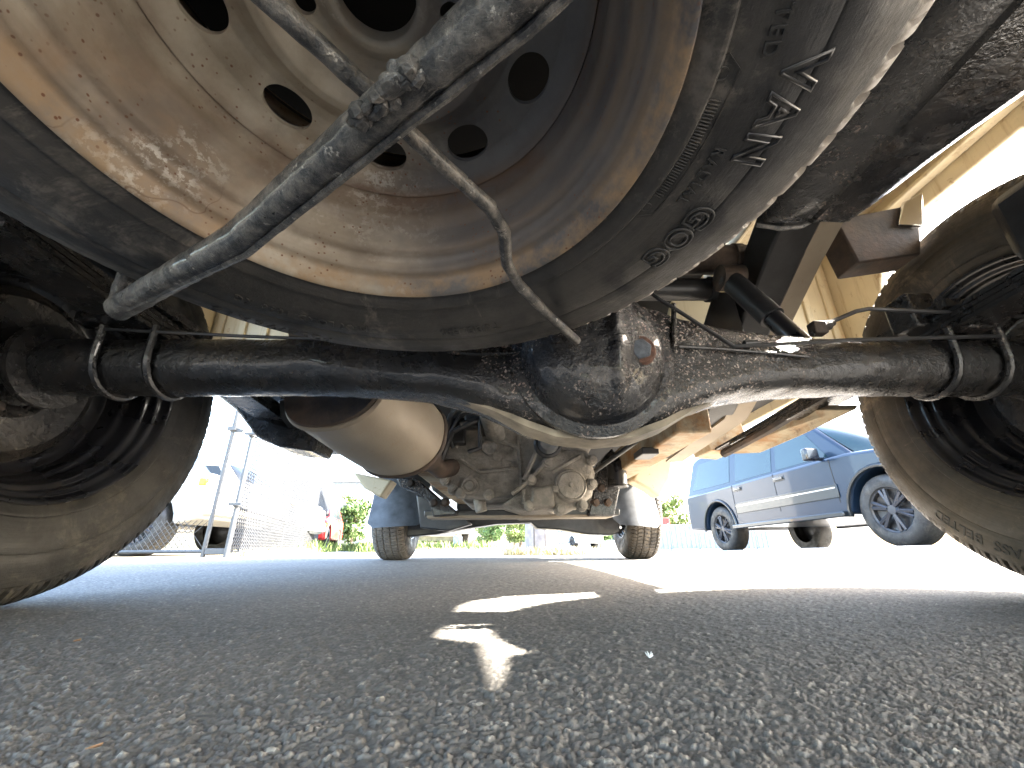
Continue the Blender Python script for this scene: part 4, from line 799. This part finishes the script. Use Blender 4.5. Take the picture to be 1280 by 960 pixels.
# ================================================================== POLE, HOUSES, FENCE AT THE RIGHT
pl = thing('timber_pole', 'thick weathered grey timber pole standing in grass straight ahead', 'pole', (.42, 5.35, 0))
m = MB(); m.tube([(0, 0, -.1), (0, 0, .5), (0.01, 0, 2.5), (.02, 0, 8)], [.2, .195, .185, .15], 26, .02); local(m.build('pole_shaft', 'old_wood', pl))
m = MB(); m.tube([(.03*k, -.2+.0*k, .02), (.03*k, -.197, 1.6)] if (k := 1) else [], .004, 5); m.tube([(-.1, -.172, .02), (-.1, -.168, 1.6)], .006, 5); local(m.build('earth_wire', 'satin_black', pl))
def house(name, label, loc, rz, w_, d_, h_, wall, roof, wins=3):
    t = thing(name, label, 'house', loc, rz); m = MB(); m.box((0, 0, h_/2), (w_, d_, h_)); wl_ = m.build('wall', wall, t); local(wl_)
    m = MB(); m.add([(-w_/2-.3, -d_/2-.3, h_), (w_/2+.3, -d_/2-.3, h_), (w_/2+.3, d_/2+.3, h_), (-w_/2-.3, d_/2+.3, h_), (-w_/2-.1, 0, h_+d_*.28), (w_/2+.1, 0, h_+d_*.28)], [(0, 1, 5, 4), (2, 3, 4, 5), (0, 4, 3), (1, 2, 5), (0, 3, 2, 1)]); local(m.build('roof', roof, t))
    for i in range(wins):
        x = -w_/2 + w_*(i+.5)/wins; m = MB(); m.box((x, -d_/2-.01, h_*.55), (w_/wins*.5, .06, h_*.4)); f = local(m.build('window', 'white_paint', t)); m = MB(); m.box((x, -d_/2-.045, h_*.55), (w_/wins*.42, .02, h_*.33)); m.build('pane', 'car_glass', f)
    m = MB(); m.box((w_*.46, -d_/2-.02, h_*.38), (w_*.06, .06, h_*.72)); local(m.build('door', 'grey_steel', t))
    return t
house('house', 'white house with red roof far off right of the timber pole', (11.5, 62, -.05), R(-8), 9, 6, 2.6, 'render_white', 'roof_red')
house('grey_building', 'tall grey block standing behind the far end of the chain-link fence', (-13.5, 34, 0), R(10), 6, 6, 4.6, 'grey_steel', 'grey_steel', 4)
pf2 = thing('sheet_metal_fence', 'grey sheet metal fence along the far side of the road', 'fence', (7.6, 20, 0), R(-4))
for i in range(9):
    m = MB(); x = -1.15 + i*.62; m.box((x, 0, .5), (.6, .03, 1.05))
    for k in range(3): m.box((x-.2+.2*k, -.025, .5), (.05, .03, 1.03))
    local(m.build('panel', 'grey_steel', pf2, .004))
for i in range(5): m = MB(); m.box((-1.46+i*1.24, .05, .5), (.07, .07, 1.15)); local(m.build('post', 'grey_steel', pf2))
rc = thing('red_container', 'red steel container standing behind the left end of the grey sheet fence', 'container', (7.35, 22.4, 0), R(-4)); m = MB(); m.box((0, 0, .75), (1.3, 2.2, 1.3)); local(m.build('container_body', 'red_paint', rc, .02)); 
for k in range(8): m = MB(); m.box((-.56+.16*k, -1.11, .75), (.06, .03, 1.2)); local(m.build('rib', 'red_paint', rc, .004))
for x in (-.5, .5): m = MB(); m.box((x, 0, .06), (.12, 2.1, .12)); local(m.build('skid', 'grey_steel', rc))
sg_ = thing('road_sign', 'cyan road sign on a post beside the right front wheel', 'sign', (8.6, 29, 0)); m = MB(); m.box((0, 0, 2.6), (1.3, .05, 1.5)); local(m.build('sign_board', 'sign_cyan', sg_, .01)); m = MB(); m.tube([(0, .05, 0), (0, .05, 3.2)], .05, 10); local(m.build('post', 'galvanised', sg_))
# ================================================================== TREES AND GREEN
def tree(label, loc, h, r, mat, n=2600, conifer=False, ls=.16, trunk=True):
    t = thing('conifer_tree' if conifer else 'leafy_tree', label, 'tree', loc); rg = np.random.default_rng(int(abs(loc[0])*97+loc[1])); m = MB()
    m.tube([(0, 0, -.1), (.02*h, 0, h*.35), (0, .01*h, h*.85)], [h*.03, h*.022, h*.006], 8)
    cl = []
    for k in range(26 if not conifer else 40):
        if conifer: z = h*(.12+.86*rg.random()); rr = r*(1-(z/h))*rg.uniform(.3, 1); s_ = r*.30*(1.15-z/h)
        else: z = h*(.25+.62*rg.random()); rr = r*math.sin(pi*min(1, max(0, (z/h-.12)/.9)))*rg.uniform(.2, .85); s_ = r*rg.uniform(.22, .4)
        a = rg.random()*2*pi; c = np.array([rr*cos(a), rr*sin(a), z]); cl.append((c, s_)); m.tube([(0, 0, z*.6), tuple(c*.8+np.array([0, 0, z*.1]))], [h*.008, h*.003], 5)
    local(m.build('trunk', 'bark', t)); V = []; Fc = []
    for i in range(n):
        c, s_ = cl[i % len(cl)]; d = rg.normal(size=3); d /= np.linalg.norm(d); p = c + d*s_*rg.random()**.4*np.array([1, 1, .75]); u = rg.normal(size=3); u /= np.linalg.norm(u); v = np.cross(u, d); v /= np.linalg.norm(v)+1e-6; q = ls*rg.uniform(.6, 1.3); k = len(V)
        V += [p-u*q, p+v*q*.6, p+u*q, p-v*q*.6]; Fc.append((k, k+1, k+2, k+3))
    m = MB(); m.v = [tuple(x) for x in V]; m.f = Fc; local(m.build('crown', mat, t)); return t
tree('bushy green tree left of the tall conifer, seen between the front wheels', (-1.6, 52, 0), 3.6, 2.2, 'leaf_green')
tree('yellow-green tree in the middle of the gap between the front wheels', (1., 60, 0), 4.2, 2.4, 'leaf_yellow')
tree('low pale shrub-like tree left of the yellow-green tree', (-3.2, 66, 0), 3.4, 1.9, 'leaf_yellow', 2000)
tree('tall dark conifer just left of the timber pole', (2.2, 70, 0), 9.5, 2.6, 'leaf_dark', 3600, True, .2)
tree('small leafy tree right of the red-roofed house', (9.2, 44, 0), 3.2, 1.9, 'leaf_green')
tree('yellow-green tree behind the grey sheet fence left of the blue SUV', (10.9, 30, 0), 3.6, 1.9, 'leaf_yellow', 3000, ls=.13)
tree('dark conifer behind the cyan sign', (13., 46, 0), 7, 1.9, 'leaf_dark', 3000, True, .15)
tree('green bush at the foot of the far chain-link fence', (-6.1, 17.6, 0), 2.0, 1.0, 'leaf_green', 2600, ls=.08)
tree('leafy bush behind the fence beside the grey block', (-8.8, 24, 0), 3.0, 1.5, 'leaf_yellow', 2400, ls=.11)
def grass(name, label, pts_, n, h, mat, w=.006):
    m = MB(); V = []; Fc = []
    for i in range(n):
        a, b, rx = pts_[rng.integers(len(pts_))]; t = rng.random(); p = Vector(a).lerp(Vector(b), t) + Vector((rng.normal()*rx, rng.normal()*rx, 0)); p.z = float(lie(p.x, p.y)); hh = h*rng.uniform(.4, 1.3); an = rng.random()*pi; d = Vector((cos(an), sin(an), 0))*w; l_ = Vector((rng.normal()*.3, rng.normal()*.3, 1))*hh; k = len(V)
        V += [p-d, p+d, p+d*.5+l_*.6, p+l_+Vector((rng.normal(), rng.normal(), 0))*hh*.15]; Fc += [(k, k+1, k+2), (k, k+2, k+3)]
    m.v = V; m.f = Fc; return tag(m.build(name, mat), label, 'grass', kind='stuff')
grass('green_grass', 'green weeds along the foot of the fence and trailer', [((-4, 8.5, 0), (-8.5, 24, 0), .25), ((-4.2, 13, 0), (-4.9, 15.5, 0), .3), ((-3.4, 10.8, 0), (-.6, 11.2, 0), .2)], 3800, .22, 'grass', .012)
grass('dry_grass', 'pale dry grass along the edge of the pavement ahead', [((-3.0, 5.2, 0), (-4.3, 9.5, 0), .12), ((-2.4, 9.6, 0), (2.2, 8.2, 0), .2), ((0, 5.2, 0), (.9, 5.1, 0), .06)], 3400, .085, 'dry_grass', .006)
# sunlit gap painted as a white strip on the road, and kerb
def strip(name, P, w_, z, mat, hgt=0):
    m = MB(); vs = []
    for i, p in enumerate(P):
        a = P[max(i-1, 0)]; b = P[min(i+1, len(P)-1)]; t = (Vector(b)-Vector(a)).normalized(); nrm = Vector((-t.y, t.x))
        for s_ in (-1, 1): q = Vector(p)+nrm*w_/2*s_; vs.append((q.x, q.y, float(lie(q.x, q.y))+z+hgt)); vs.append((q.x, q.y, float(lie(q.x, q.y))+z-.02))
    n = len(P); m.add(vs, [f for i in range(n-1) for f in ((4*i, 4*i+4, 4*i+6, 4*i+2), (4*i, 4*i+1, 4*i+5, 4*i+4), (4*i+2, 4*i+6, 4*i+7, 4*i+3))]); return tag(m.build(name, mat), kind='structure')
strip('sunlit_strip', [(3.2, y) for y in np.linspace(2, 40, 50)], .12, .008, 'sunlit_white')
strip('kerb', [(x, 9.2+.02*x) for x in np.linspace(-2.6, 30, 40)], .18, .0, 'kerb_stone', .05)
# small things on the asphalt near the lens
f_ = atz(812, 822, .006); m = MB()
for k in range(9): a = k*.35; m.tube([f_, f_+Vector((.003*cos(a), .003*sin(a), .0015+.001*(k % 3)))], .00035, 4)
tag(m.build('feather', 'feather_white'), 'tiny white tuft of down lying on the asphalt right of the sun patch', 'feather')
for lab, px, py in (('small orange leaf scrap on the asphalt at the bottom left', 115, 937), ('small orange leaf scrap left of the asphalt centre', 95, 802)):
    p = atz(px, py, .006); m = MB(); m.add([p+Vector(q) for q in ((-.003, 0, 0), (0, -.002, .001), (.004, 0, .002), (.001, .003, 0))] + [p+Vector(q)+Vector((0, 0, .0006)) for q in ((-.003, 0, 0), (0, -.002, .001), (.004, 0, .002), (.001, .003, 0))], [(0, 1, 2, 3), (7, 6, 5, 4), (0, 4, 5, 1), (1, 5, 6, 2), (2, 6, 7, 3), (3, 7, 4, 0)]); tag(m.build('dead_leaf', 'dead_leaf'), lab, 'leaf')
